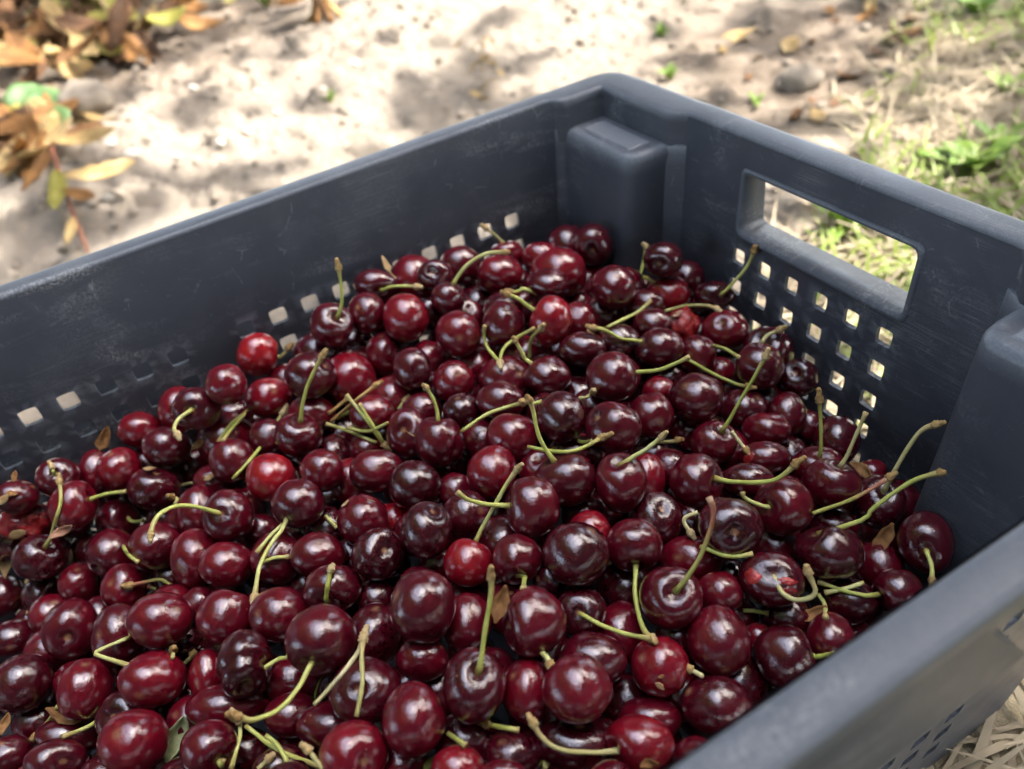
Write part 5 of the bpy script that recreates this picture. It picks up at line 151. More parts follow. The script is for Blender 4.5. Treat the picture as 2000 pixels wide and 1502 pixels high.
def mat_plastic():
    M = Mat('crate_plastic'); c = M.coord('Object')
    def scratch(rot, sc, thr, dens):
        mp = M.n('Mapping'); mp.inputs['Rotation'].default_value = rot; mp.inputs['Scale'].default_value = sc; M.l(c, mp.inputs[0])
        x = M.noise(1, 3, .6, mp.outputs[0])
        return M.ramp(x, [(thr, (0, 0, 0)), (thr+dens, (1, 1, 1))])
    s1 = scratch((.3, .7, .5), (30, 2300, 2000), .59, .06)
    s2 = scratch((.9, .35, -.25), (22, 2600, 2200), .595, .05)
    s3 = scratch((-.6, .2, .9), (2000, 26, 2200), .595, .05)
    s = M.math('MAXIMUM', M.math('MAXIMUM', s1, s2), s3)
    mask = M.ramp(M.noise(14, 4, .65, c, .6), [(.50, (0, 0, 0)), (.62, (1, 1, 1))])
    sc = M.math('MULTIPLY', s, mask)
    def hair(scale, off, wdt, lo):
        mp = M.n('Mapping'); mp.inputs['Location'].default_value = off; mp.inputs['Rotation'].default_value = off; M.l(c, mp.inputs[0])
        v = M.n('TexVoronoi', feature='DISTANCE_TO_EDGE', Scale=scale); wv = M.n('VectorMath', operation='MULTIPLY_ADD'); nz = M.n('TexNoise', Scale=30.0, Detail=1.0); M.l(mp.outputs[0], nz.inputs['Vector']); M.l(nz.outputs['Color'], wv.inputs[0]); wv.inputs[1].default_value = (.022, .022, .022); M.l(mp.outputs[0], wv.inputs[2]); M.l(wv.outputs[0], v.inputs['Vector'])
        return M.math('MULTIPLY', M.ramp(v.outputs['Distance'], [(wdt*.35, (1, 1, 1)), (wdt, (0, 0, 0))]), M.ramp(M.noise(scale*3.1, 3, .6, mp.outputs[0]), [(lo, (0, 0, 0)), (lo+.09, (1, 1, 1))]))
    hl = M.math('MAXIMUM', M.math('MAXIMUM', hair(26, (.3, .8, 1.1), .009, .58), hair(41, (1.9, .2, .6), .011, .58)), hair(17, (.7, 1.4, .1), .006, .58))
    # chalky scuffs
    sf = M.ramp(M.noise(650, 4, .75, c), [(.44, (0, 0, 0)), (.66, (1, 1, 1))])
    mp = M.n('Mapping'); mp.inputs['Scale'].default_value = (22, 9, 46); M.l(c, mp.inputs[0])
    sm = M.ramp(M.noise(1, 4, .7, mp.outputs[0], 1.2), [(.50, (0, 0, 0)), (.66, (1, 1, 1))])
    scuff = M.math('MULTIPLY', M.math('MULTIPLY', sf, sm), M.ramp(M.noise(9, 2, .5, c), [(.47, (0, 0, 0)), (.60, (1, 1, 1))]))
    edge = attr(M, 'wear')
    ew = M.math('MULTIPLY', edge, M.ramp(M.noise(900, 4, .8, c), [(.42, (0, 0, 0)), (.75, (1, 1, 1))]))
    tot = M.math('ADD', M.math('ADD', M.math('MAXIMUM', M.math('MULTIPLY', sc, .26), M.math('MULTIPLY', hl, .28)), M.math('MULTIPLY', scuff, .7)), M.math('MULTIPLY', ew, .30), True)
    base = M.ramp(M.noise(22, 4, .6, c), [(.3, (.036, .040, .053)), (.7, (.048, .0525, .068))])
    base = M.mix(M.math('MULTIPLY', edge, .6), base, (.13, .146, .175))  # worn edges, and reflected sky on the rim painted in as paler colour
    dust = M.ramp(M.noise(45, 5, .7, c), [(.4, (0, 0, 0)), (.75, (1, 1, 1))])
    base = M.mix(M.math('MULTIPLY', dust, .07), base, (.12, .115, .105))
    a = M.mix(tot, base, (.30, .305, .31))
    M.set(Base_Color=a, Specular_IOR_Level=.33)
    rg = M.ramp(M.noise(30, 5, .65, c), [(.3, (.30,)*3), (.7, (.45,)*3)])
    M.set(Roughness=M.math('ADD', rg, M.math('MULTIPLY', tot, .3)))
    M.bump(M.math('ADD', M.math('MULTIPLY', M.noise(700, 3, .6, c), .25), M.math('MULTIPLY', sc, -1)), .25, .0006)
    return M.m
def mat_cherry():
    M = Mat('cherry_skin'); c = M.coord('Object'); oi = M.n('ObjectInfo')
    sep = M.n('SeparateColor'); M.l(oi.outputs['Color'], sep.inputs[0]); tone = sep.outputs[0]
    rnd = oi.outputs['Random']
    off = M.n('VectorMath', operation='ADD'); M.l(c, off.inputs[0])
    cx = M.n('CombineXYZ'); r10 = M.math('MULTIPLY', rnd, 7.0)
    for i in range(3): M.l(r10, cx.inputs[i])
    M.l(cx.outputs[0], off.inputs[1]); v = off.outputs[0]
    n1 = M.noise(75, 4, .6, v, .4); n2 = M.noise(260, 5, .65, v)
    mp = M.n('Mapping'); mp.inputs['Scale'].default_value = (420, 420, 70); M.l(v, mp.inputs[0])
    n3 = M.noise(1, 4, .6, mp.outputs[0], .3)                    # streaks from hollow to apex
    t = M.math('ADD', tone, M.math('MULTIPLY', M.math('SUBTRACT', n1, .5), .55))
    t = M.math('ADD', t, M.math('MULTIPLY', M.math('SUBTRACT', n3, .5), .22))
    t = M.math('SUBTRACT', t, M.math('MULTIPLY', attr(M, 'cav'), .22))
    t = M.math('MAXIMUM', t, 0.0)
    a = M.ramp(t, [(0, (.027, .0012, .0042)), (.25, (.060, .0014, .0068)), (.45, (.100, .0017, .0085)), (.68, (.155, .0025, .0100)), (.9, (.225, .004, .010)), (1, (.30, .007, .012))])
    a = M.mix(M.math('MULTIPLY', M.ramp(n2, [(.55, (0, 0, 0)), (.8, (1, 1, 1))]), .28), a, (.10, .022, .014))
    vo = M.n('TexVoronoi', Scale=210.0); M.l(v, vo.inputs['Vector'])
    dots = M.ramp(vo.outputs['Distance'], [(.06, (1, 1, 1)), (.12, (0, 0, 0))])
    dots = M.math('MULTIPLY', dots, M.ramp(M.noise(90, 2, .5, v), [(.58, (0, 0, 0)), (.66, (1, 1, 1))]))
    a = M.mix(M.math('MULTIPLY', dots, .55), a, (.34, .17, .11))
    scar = attr(M, 'scar')
    a = M.mix(scar, a, M.ramp(n2, [(.35, (.12, .05, .025)), (.65, (.32, .17, .085))]))
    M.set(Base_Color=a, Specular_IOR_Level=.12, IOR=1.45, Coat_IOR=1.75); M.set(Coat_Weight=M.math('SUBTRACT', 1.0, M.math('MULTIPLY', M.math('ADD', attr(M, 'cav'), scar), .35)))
    M.set(Roughness=M.math('ADD', M.ramp(n1, [(.3, (.26,)*3), (.7, (.42,)*3)]), M.math('MULTIPLY', scar, .4)))
    M.set(Coat_Roughness=M.ramp(M.noise(55, 3, .6, v), [(.35, (.02,)*3), (.7, (.075,)*3)]))
    h = M.math('ADD', M.math('MULTIPLY', M.noise(190, 3, .6, v), .8), M.math('ADD', M.math('MULTIPLY', M.noise(720, 4, .65, v), .5), M.math('MULTIPLY', n3, .25)))
    b = M.bump(h, .24, .0011); M.l(b.outputs[0], M.b.inputs['Coat Normal'])
    return M.m
def simple(name, stops, scale, rough=.6, bumpd=.0006, spec=.4, along=None, trans=0, bscale=None):
    M = Mat(name); c = M.coord('Object'); oi = M.n('ObjectInfo')
    n = M.noise(scale, 5, .65, c)
    f = M.math('ADD', n, M.math('MULTIPLY', M.math('SUBTRACT', oi.outputs['Random'], .5), .3))
    a = M.ramp(f, stops)
    if along:
        t = attr(M, 'along')
        for lo, hi, colr in along:
            a = M.mix(M.ramp(t, [(lo, (0, 0, 0)), (hi, (1, 1, 1))]) if lo < hi else M.ramp(t, [(hi, (1, 1, 1)), (lo, (0, 0, 0))]), a, colr)
    M.set(Base_Color=a, Roughness=rough, Specular_IOR_Level=spec)
    if trans:
        M.set(Transmission_Weight=0.0)
        try: M.set(Subsurface_Weight=0.0)
        except Exception: pass
        tr = M.n('BsdfTranslucent'); M.l(a, tr.inputs[0]); mx = M.n('MixShader'); mx.inputs[0].default_value = trans
        M.l(M.b.outputs[0], mx.inputs[1]); M.l(tr.outputs[0], mx.inputs[2]); M.l(mx.outputs[0], M.t.nodes['Material Output'].inputs[0])
    M.bump(M.noise(bscale or scale*3, 4, .7, c), .6, bumpd)
    return M.m
SOIL = mat_soil(); PLAST = mat_plastic(); SKIN = mat_cherry()
STEM = [simple('stem_green', [(.25, (.30, .33, .055)), (.55, (.46, .47, .12)), (.8, (.58, .56, .24))], 60, .45, .0004, .45, [(.72, 1.0, (.36, .27, .10)), (.10, 0.0, (.27, .19, .05))]),
        simple('stem_pale', [(.25, (.34, .31, .10)), (.55, (.47, .42, .18)), (.8, (.58, .52, .30))], 60, .5, .0004, .4, [(.7, 1.0, (.42, .30, .13))]),
        simple('stem_brown', [(.25, (.20, .11, .035)), (.55, (.33, .20, .07)), (.8, (.42, .29, .13))], 80, .6, .0005, .3),
        simple('stem_pink', [(.25, (.22, .23, .045)), (.55, (.33, .31, .08)), (.8, (.42, .38, .14))], 60, .5, .0004, .4, [(.45, .75, (.36, .13, .075)), (.88, 1.0, (.44, .27, .16))])]
SPUR = simple('spur_bark', [(.25, (.20, .10, .03)), (.5, (.40, .27, .11)), (.75, (.56, .44, .25))], 500, .8, .0009, .2, bscale=900)
FLESH = simple('torn_flesh', [(.3, (.09, .002, .004)), (.55, (.24, .008, .010)), (.8, (.42, .035, .026))], 300, .18, .0016, .6, bscale=350)
SCM = {'brown': simple('scrap_brown', [(.3, (.17, .075, .025)), (.7, (.36, .19, .075))], 250, .75, .0006, .25, trans=.2),
       'tan': simple('scrap_tan', [(.3, (.36, .22, .09)), (.7, (.56, .40, .21))], 250, .75, .0006, .25, trans=.2),
       'pink': simple('scrap_pink', [(.3, (.36, .17, .11)), (.7, (.50, .30, .20))], 250, .75, .0006, .25, trans=.2),
       'green': simple('scrap_green', [(.3, (.13, .15, .02)), (.7, (.25, .25, .05))], 180, .6, .0005, .35, trans=.2),
       'pale': simple('scrap_pale', [(.3, (.36, .40, .20)), (.7, (.52, .55, .32))], 180, .6, .0005, .35, trans=.25)}
LEAFC = [simple('dry_leaf_tan', [(.3, (.27, .175, .068)), (.6, (.42, .295, .13)), (.8, (.53, .40, .21))], 35, .7, .002, .3, trans=.25),
         simple('dry_leaf_rust', [(.3, (.13, .058, .018)), (.6, (.24, .115, .035)), (.8, (.34, .19, .07))], 35, .7, .002, .3, trans=.25),
         simple('dry_leaf_dark', [(.3, (.05, .025, .012)), (.6, (.11, .052, .022)), (.8, (.19, .10, .045))], 35, .7, .002, .3, trans=.2),
         simple('dry_leaf_black', [(.3, (.05, .028, .014)), (.7, (.13, .07, .03))], 35, .75, .002, .3),
         simple('leaf_olive', [(.3, (.20, .19, .03)), (.7, (.36, .31, .08))], 35, .65, .002, .3, trans=.3),
         simple('leaf_yellow', [(.3, (.48, .38, .09)), (.7, (.62, .52, .2))], 35, .65, .002, .3, trans=.3)]
GREEN = simple('weed_leaf', [(.3, (.13, .22, .03)), (.6, (.23, .34, .06)), (.8, (.32, .42, .11))], 40, .5, .001, .4, trans=.35)
ROUNDG = simple('round_leaf', [(.3, (.085, .16, .055)), (.7, (.14, .235, .095))], 40, .45, .001, .4, trans=.3)
GRASS = simple('grass_blade', [(.25, (.13, .20, .03)), (.55, (.22, .29, .055)), (.8, (.36, .38, .12))], 6, .55, .0005, .35, trans=.35)
STRAW = simple('straw', [(.25, (.22, .175, .115)), (.55, (.36, .295, .205)), (.8, (.48, .41, .30))], 9, .7, .0005, .3, trans=.2)
PEBBLE = simple('pebble', [(.3, (.50, .46, .40)), (.7, (.68, .64, .57))], 40, .8, .002, .3)
BARK = simple('bark', [(.3, (.08, .06, .045)), (.7, (.20, .16, .125))], 12, .9, .01, .2)
TREELEAF = simple('tree_leaf', [(.3, (.035, .075, .012)), (.7, (.075, .13, .022))], 3, .45, .001, .45, trans=.35)
STALK = simple('red_stalk', [(.3, (.16, .055, .03)), (.7, (.30, .13, .07))], 60, .65, .001, .3)
# ---------------------------------------------------------------- ground (one sheet out to the horizon)
fx = np.r_[np.arange(-2.6, -1.4, .010), np.arange(-1.4, .1, .0042), np.arange(.1, 1.1, .010)]; fy = np.r_[np.arange(-1.2, -.6, .010), np.arange(-.6, .95, .0042), np.arange(.95, 1.9, .010)]
grow = lambda s: np.cumsum(s*1.34**np.arange(1, 25))
gx = np.r_[fx[0]-grow(.010)[::-1], fx, fx[-1]+grow(.010)]; gy = np.r_[fy[0]-grow(.010)[::-1], fy, fy[-1]+grow(.010)]
X, Y = np.meshgrid(gx, gy, indexing='ij')
near = np.clip(1.5-np.maximum(np.abs(X+1.1)/2.6, np.abs(Y-.3)/2.2), 0, 1)
tf = turf(X, Y)
bare = (1-tf)
Z = mound(X, Y)+(fbm(X, Y, 2.4, 2)*.018*bare+fbm(X, Y, 16, 3)*.004*bare+(clods(X+.01*vnoise(X*30, Y*30), Y, 17, 3)-.7)*.0040*bare*np.clip(vnoise(X*4+9, Y*4)*2-.4, 0, 1)+(clods(X+.008*vnoise(X*60, Y*60), Y, 34, 11)-.75)*.0040*bare*np.clip(vnoise(X*7+3, Y*7)*3-.9, .08, 1)+(clods(X+.003*vnoise(X*90, Y*90), Y, 66, 5)-.75)*.0032*bare*np.clip(vnoise(X*9+5, Y*9+2)*2.4-.35, .15, 1)+(clods(X, Y, 115, 23)-.75)*.0019*bare+fbm(X, Y, 45, 3)*.006*bare+fbm(X, Y, 6, 3)*.014*tf)*near
flat = np.clip(1-np.maximum(np.maximum(-.03-X, X-.40), np.maximum(-.60-Y, Y-.03))/.10, 0, 1)
Z = Z*(1-flat)-.012*flat*0
# crumbly clods pressed into the bare soil
for k in range(7000):
    cx, cy = NR.uniform(-2.6, .3), NR.uniform(-1.0, 1.5)
    if turf(np.array(cx), np.array(cy)) > .5 or (-.12 < cx < .5 and -.7 < cy < .1): continue
    r = .004+.018*NR.random()**4.5
    i0, i1 = np.searchsorted(gx, [cx-r*1.3, cx+r*1.3]); j0, j1 = np.searchsorted(gy, [cy-r*1.3, cy+r*1.3])
    if i1-i0 < 1 or j1-j0 < 1: continue
    dx = (X[i0:i1, j0:j1]-cx)/r; dy = (Y[i0:i1, j0:j1]-cy)/r*NR.uniform(.7, 1.4)
    h = np.clip(1-dx*dx-dy*dy, 0, 1)**.4*r*NR.uniform(.3, .7)
    Z[i0:i1, j0:j1] = np.maximum(Z[i0:i1, j0:j1], Z[i0:i1, j0:j1]*.4+h+Z[i0:i1, j0:j1]*.6)
def gz(x, y):
    i = min(max(np.searchsorted(gx, x), 1), len(gx)-1); j = min(max(np.searchsorted(gy, y), 1), len(gy)-1)
    return float(Z[i, j])
litter_shade = np.clip(1.1-np.hypot((X+1.38)/.50, (Y+.17)/.36), 0, 1)*1.8+np.clip(1-np.hypot((X+.36)/.40, (Y-.66)/.4), 0, 1)*1.1  # leaf heap litter; second patch also paints shade on the soil beyond the corner
litter_shade = np.clip(litter_shade*(.6+1.4*vnoise(X*22, Y*22)), 0, 1)
nx, ny = X.shape; idx = np.arange(nx*ny).reshape(nx, ny)
Fq = np.stack([idx[:-1, :-1], idx[1:, :-1], idx[1:, 1:], idx[:-1, 1:]], -1).reshape(-1, 4)
me = bpy.data.meshes.new('ground'); me.vertices.add(nx*ny); me.vertices.foreach_set('co', np.stack([X, Y, Z], -1).astype(np.float32).ravel())
me.loops.add(Fq.size); me.loops.foreach_set('vertex_index', Fq.ravel().astype(np.int32)); me.polygons.add(len(Fq))
me.polygons.foreach_set('loop_start', np.arange(0, Fq.size, 4, dtype=np.int32)); me.polygons.foreach_set('use_smooth', np.ones(len(Fq), dtype=bool))
me.update(calc_edges=True); me.validate()
for k, a in (('turf', tf), ('litter_shade', litter_shade), ('field', np.clip(np.maximum((np.hypot(X+.6, Y)-2.4)/1.2, (X-.40)/.25), 0, 1))):
    at = me.attributes.new(k, 'FLOAT', 'POINT'); at.data.foreach_set('value', a.astype(np.float32).ravel())
me.materials.append(SOIL); g = bpy.data.objects.new('ground', me); COL.objects.link(g); tag(g, 'pale crumbly soil turning to dry grass at the side', kind='structure')
# ---------------------------------------------------------------- the plastic crate
W, L, H = 364.1, 565.2, 236.0
CB = (W/2000, -L/2000, .002)
crate = empty('crate', CB)
tag(crate, 'dark blue grey plastic harvest crate full of cherries', 'crate')
def mm(P): P = np.asarray(P, float)/1000; P[:, 2] += H/1000; return P
class Bld:
    def __init__(s): s.v = []; s.f = []; s.wear = []
    def add(s, pts, wear=0.):
        i = len(s.v); s.v += [tuple(map(float, q)) for q in pts]; s.wear += [wear]*len(pts) if np.isscalar(wear) else list(wear); return i
    def strip(s, A, B, closed=False, wa=0., wb=0.):
        n = len(A); i = s.add(A, wa); j = s.add(B, wb)
        for k in range(n if closed else n-1): s.f.append((i+k, i+(k+1) % n, j+(k+1) % n, j+k))
    def build(s, name, parent=crate, smooth=False, bevel=0, loc=None, mat=None):
        o = mk(name, mm(s.v), s.f, mat or PLAST, parent, smooth, {'wear': s.wear}, loc=loc or CB)
        bm = bmesh.new(); bm.from_mesh(o.data); bmesh.ops.remove_doubles(bm, verts=bm.verts, dist=2e-5)
        bmesh.ops.recalc_face_normals(bm, faces=bm.faces); bm.to_mesh(o.data); bm.free()
        if bevel:
            b = o.modifiers.new('bevel', 'BEVEL'); b.width = bevel/1000; b.segments = 2; b.limit_method = 'ANGLE'; b.angle_limit = math.radians(35)
            o.data.polygons.foreach_set('use_smooth', [True]*len(o.data.polygons))
            wn = o.modifiers.new('normals', 'WEIGHTED_NORMAL'); wn.keep_sharp = True
        return o
def panel(B, fn, us, vs, holes, off, hu, hv):
    """sheet fn(u, v) cut by rounded square holes in the cells listed; off = thickness vector"""
    off = np.asarray(off, float); th = np.arange(16)*math.pi/8
    for i in range(len(us)-1):
        for j in range(len(vs)-1):
            u0, u1, v0, v1 = us[i], us[i+1], vs[j], vs[j+1]
            if (i, j) in holes:
                cu, cv, du, dv = (u0+u1)/2, (v0+v1)/2, (u1-u0)/2, (v1-v0)/2
                c, s_ = np.cos(th), np.sin(th); sq = 1/np.maximum(abs(c), abs(s_)); se = (abs(c)**8+abs(s_)**8)**-.125
                O = [fn(cu+du*a*q, cv+dv*b*q) for a, b, q in zip(c, s_, sq)]; I = [fn(cu+hu/2*a*q, cv+hv/2*b*q) for a, b, q in zip(c, s_, se)]
                I2 = [np.asarray(q)+off for q in I]; O2 = [np.asarray(q)+off for q in O]
                B.strip(O, I, True); B.strip(I, I2, True, .85, .5); B.strip(I2, O2, True)  # hole edges painted pale, like a lit outline
            else:
                Q = [fn(u0, v0), fn(u1, v0), fn(u1, v1), fn(u0, v1)]
                k = B.add(Q); B.f.append((k, k+1, k+2, k+3)); k = B.add([np.asarray(q)+off for q in Q]); B.f.append((k+3, k+2, k+1, k))
DL, DS = .0875, .1
def cells(centres, pitch, lo, hi):
    e = [lo]
    hs = []
    for c in centres:
        if abs(e[-1]-(c-pitch/2)) > .6: e.append(c-pitch/2)
        else: e[-1] = c-pitch/2
        hs.append(len(e)-1); e.append(c+pitch/2)
    e.append(hi); return e, hs
rows = [-66-18.8*k for k in range(8)][::-1]
colsy = sorted([-(82.6+20*k) for k in range(10)]+[-L+(82.6+20*k) for k in range(10)])
ve, vh = cells(rows, 18.8, -235, -2)
ue, uh = cells(colsy, 20, -L-2, 2)
for side in (0, 1):
    B = Bld()
    cy = lambda u, v: v*DS+1.5 if u > -5 else -L-v*DS-1.5 if u < -L+5 else u       # ends follow the sloping end walls
    fn = (lambda u, v: (-v*DL+.6, cy(u, v), v)) if side == 0 else (lambda u, v: (W+v*DL-.6, cy(u, v), v))
    panel(B, fn, ue, ve, {(i, j) for i in uh for j in vh}, (-2.4, 0, 0) if side == 0 else (2.4, 0, 0), 10.0, 9.6)
    o = B.build('long_wall')
colsx = [135.2+20*k for k in range(6)]; off = W/2-sum(colsx)/6; colsx = [c+off*.4 for c in colsx]
for side in (0, 1):
    B = Bld()
    cx_w = lambda u, v: -v*DL-1.2 if u < 5 else W+v*DL+1.2 if u > W-5 else u
    fn = (lambda u, v: (cx_w(u, v), v*DS-.4, v)) if side == 0 else (lambda u, v: (cx_w(u, v), -L-v*DS+.4, v))
    T_ = (0, 2.6, 0) if side == 0 else (0, -2.6, 0)
    ue2, uh2 = cells(colsx, 20, -2, W+2)
    hx0, hx1, hz0, hz1 = 132., 240., -53.5, -19.5
    low, lh = cells([-68-18.8*k for k in range(8)][::-1], 18.8, -235, hz0)
    panel(B, fn, ue2, low, {(i, j) for i in uh2 for j in lh}, T_, 9.0, 9.2)
    panel(B, fn, [-2, hx0, hx1, W+2], [hz0, hz1, -2], {(9, 9)} if 0 else set(), T_, 1, 1)
    # remove the cell of the hand opening
    ys = 1 if side == 0 else -1
    mid = {k for k, v in enumerate(B.v) if hx0-.01 <= v[0] <= hx1+.01 and hz0-.01 <= v[2] <= hz1+.01}
    B.f = [q for q in B.f if not (all(k in mid for k in q) and max(B.v[k][0] for k in q)-min(B.v[k][0] for k in q) > 90 and max(B.v[k][2] for k in q)-min(B.v[k][2] for k in q) > 20)]
    B.build('end_wall')
    # deep sleeve of the hand opening, with rounded lips
    S_ = Bld(); y0 = fn(0, -36)[1]
    def ring(ins, y, rad=4., sag=0):
        pts = []
        for cx_, cz_, a0 in ((hx1-ins-rad, hz1-ins-rad, 0), (hx0+ins+rad, hz1-ins-rad, 90), (hx0+ins+rad, hz0+ins+rad, 180), (hx1-ins-rad, hz0+ins+rad, 270)):
            for a in (0, 30, 60, 90):
                t = math.radians(a0+a); x_ = cx_+rad*math.cos(t); z_ = cz_+rad*math.sin(t)
                pts.append((x_, fn(x_, z_)[1]+ys*y if y < 10 else (fn(0, -36)[1]+ys*y), z_))
        return pts
    rs = [ring(-3.2, -.1), ring(-2.2, -1.1), ring(-.6, -1.0), ring(.3, .6), ring(.5, 15.5), ring(-3.5, 16.5), ring(-3.5, 3.2)]
    ws = [.15, .5, .5, .2, .2, .3, 0]
    for a_, b_, wa, wb in zip(rs, rs[1:], ws, ws[1:]): S_.strip(a_, b_, True, wa, wb)
    S_.build('hand_opening', smooth=True)
# rim ring
COR = [((0, 46), (-14, 46)), ((1, 41), (-14, 41)), ((7.5, 37), (-14, 36)), ((8, 34), (-14, 30)), ((8, 12), (-14, 12)), ((8, 8.4), (-14, 2)), ((8.1, 8.1), (-13, -6)), ((8.2, 8.05), (-9.5, -12)), ((8.4, 8), (-3, -15.8)), ((12, 8), (6, -17)), ((40, 8), (40, -17)), ((71, 8), (71, -17)), ((74, 7), (74, -17)), ((81, 1), (80, -17)), ((86, 0), (86, -17))]
def corner(k, uv):
    u, v = uv; return (u if k in (0, 3) else W-u, -v if k in (0, 1) else -L+v)
inner = []; outer = []
for k in range(4):
    seq = COR if k in (0, 2) else COR[::-1]
    for a, b in seq: inner.append(corner(k, a)); outer.append(corner(k, b))
def dense(P_):
    return P_
inner, outer = np.array(inner), np.array(outer)
prof = [(0, -7, .05), (0, -2.6, .15), (.035, -1.2, .6), (.10, -.35, .7), (.24, 0, .5), (.80, -.05, .45), (.93, -.35, .6), (.985, -1.2, .6), (1.0, -2.6, .4), (1.0, -12, .15), (.93, -13, .1), (.84, -13, .1), (.80, -5, 0), (.12, -5, 0), (.10, -7, 0)]  # last value pales the rim: wear plus painted sky reflection
B = Bld(); LPS = []
for t, z, wv in prof:
    q = inner*(1-t)+outer*t; LPS.append([(x, y, z) for x, y in q])
for (A_, Bq, (_, _, wa), (_, _, wb)) in zip(LPS, LPS[1:]+LPS[:1], prof, prof[1:]+prof[:1]): B.strip(A_, Bq, True, wa, wb)
rim = B.build('rim', smooth=True)
es = rim.modifiers.new('split', 'EDGE_SPLIT'); es.split_angle = math.radians(58)
# corner columns: pocket walls, shelf and body
for k in range(4):
    B = Bld()
    c = lambda u, v, z, k=k: (*corner(k, (u, v)), z)
    path = [(0, 46), (1, 41), (7.5, 37), (8, 34), (8, 8), (71, 8), (74, 7), (81, 1), (86, 0)]
    B.strip([c(u, v, -6.5) for u, v in path], [c(u+.4, v+.4, -27) for u, v in path], False, .1, .1)
    def body(z, ins):
        d = max(0, -20-z); s_ = .13*d; q = .02*d
        wl = -.0875*z+.6; we = -.1*z+.4; base = [(wl-.9, 44+s_), (wl+1.2, 38+s_), (wl+5, 36-ins+s_), (61, 36-ins+s_), (66.5-ins*.6+q, 35-ins+s_), (70.6-ins*.8+q, 32.4-ins+s_), (73-ins+q, 28+s_), (74-ins+q, max(21, we+5)), (74-ins+q, we+7.5 if d > 4 else 8.5), (82+q, we+.8), (84+q, we-.9)]
        return [c(u, v+(0 if i > 5 else 0), z) for i, (u, v) in enumerate(base)]
    lv = [(-18.8, 6.5, .4), (-19.0, 4.4, .7), (-19.8, 2.1, 1), (-21.4, .6, 1), (-24.0, 0, .6), (-31, 0, .1), (-120, 0, .05), (-234, 0, 0)]
    Ls = [body(z, i) for z, i, _ in lv]
    for A_, Bq, (_, _, wa), (_, _, wb) in zip(Ls, Ls[1:], lv, lv[1:]): B.strip(A_, Bq, False, wa, wb)
    i = B.add([c(0, -1, -19)]+Ls[0], [.3]+[.5]*len(Ls[0]))
    for q in range(len(Ls[0])-1): B.f.append((i, i+1+q, i+2+q))
    o = B.build('corner_column', smooth=True); es = o.modifiers.new('split', 'EDGE_SPLIT'); es.split_angle = math.radians(50)
    pl = Bld()
    a = [c(15, 13, -18.9), c(63, 13, -18.9), c(63, 29, -18.9), c(15, 29, -18.9)]; b = [c(16, 14, -18.2), c(62, 14, -18.2), c(62, 28, -18.2), c(16, 28, -18.2)]
    pl.strip(a, b, True, 1, 1.3); j = pl.add(b, 1.6); pl.f.append((j, j+1, j+2, j+3)); pl.build('shelf_plate', parent=o)
# outer stiffening skirt in the middle of both long sides
for side in (0, 1):
    sx = lambda d, side=side: -d if side == 0 else W+d
    B = Bld(); y0, y1 = -150., -L+150
    A_ = [(sx(9.5), y0, -13), (sx(9.5), y1, -13)]
    top = [(sx(13.0), y0, -5.5), (sx(13.0), y1, -5.5)]
    t2 = [(sx(14.0), y0+1, -8), (sx(14.0), y1-1, -8)]
    m1 = [(sx(14.6), y0+28, -43.5), (sx(14.6), y1-28, -43.5)]
    m0 = [(sx(14.5), y0+27, -41.0), (sx(14.5), y1-27, -41.0)]
    m2 = [(sx(14.0), y0+29, -45.2), (sx(14.0), y1-29, -45.2)]
    m3 = [(sx(10.5), y0+29, -46), (sx(10.5), y1-29, -46)]
    for a, b, wa, wb in ((t2, m0, 0, 0), (m0, m1, 0, .9), (m1, m2, 1, 1), (m2, m3, .6, .2)):  # lower edge painted pale as if catching light
        B.strip(a, b, False, wa, wb)
    for e, yo in ((0, 16), (1, -16)):
        B.f.append(tuple(B.add([q]) for q in (t2[e], m1[e], m2[e], (sx(-1), m2[e][1]+yo*.2, -45), (sx(1), t2[e][1]+yo*.2, -8))))
    B.build('skirt_panel')
    if side == 1: continue
    B = Bld()
    for y0, y1, zt in ((-252., -362., -66.), (-362., -432., -97.)):
        xt = 9+29*(zt+128)/62
        Q = [(sx(xt), y0, zt), (sx(xt), y1, zt), (sx(5), y1, -128), (sx(5), y0, -128)]; Q2 = [(x-2.2, y, z-1) for x, y, z in Q]
        k = B.add(Q); B.f.append((k, k+1, k+2, k+3)); k = B.add(Q2); B.f.append((k+3, k+2, k+1, k)); B.strip(Q, Q2, True)
    B.build('added_lip')  # flange added outside the left wall to give its holes a dim tone
B = Bld(); i_ = 20.5
q = [(i_, -i_-4, -233), (W-i_, -i_-4, -233), (W-i_, -L+i_+4, -233), (i_, -L+i_+4, -233)]; q2 = [(x, y, z+3) for x, y, z in q]
k = B.add(q); B.f.append((k, k+1, k+2, k+3)); B.strip(q, q2, True); k = B.add(q2); B.f.append((k+3, k+2, k+1, k)); B.build('floor_panel')
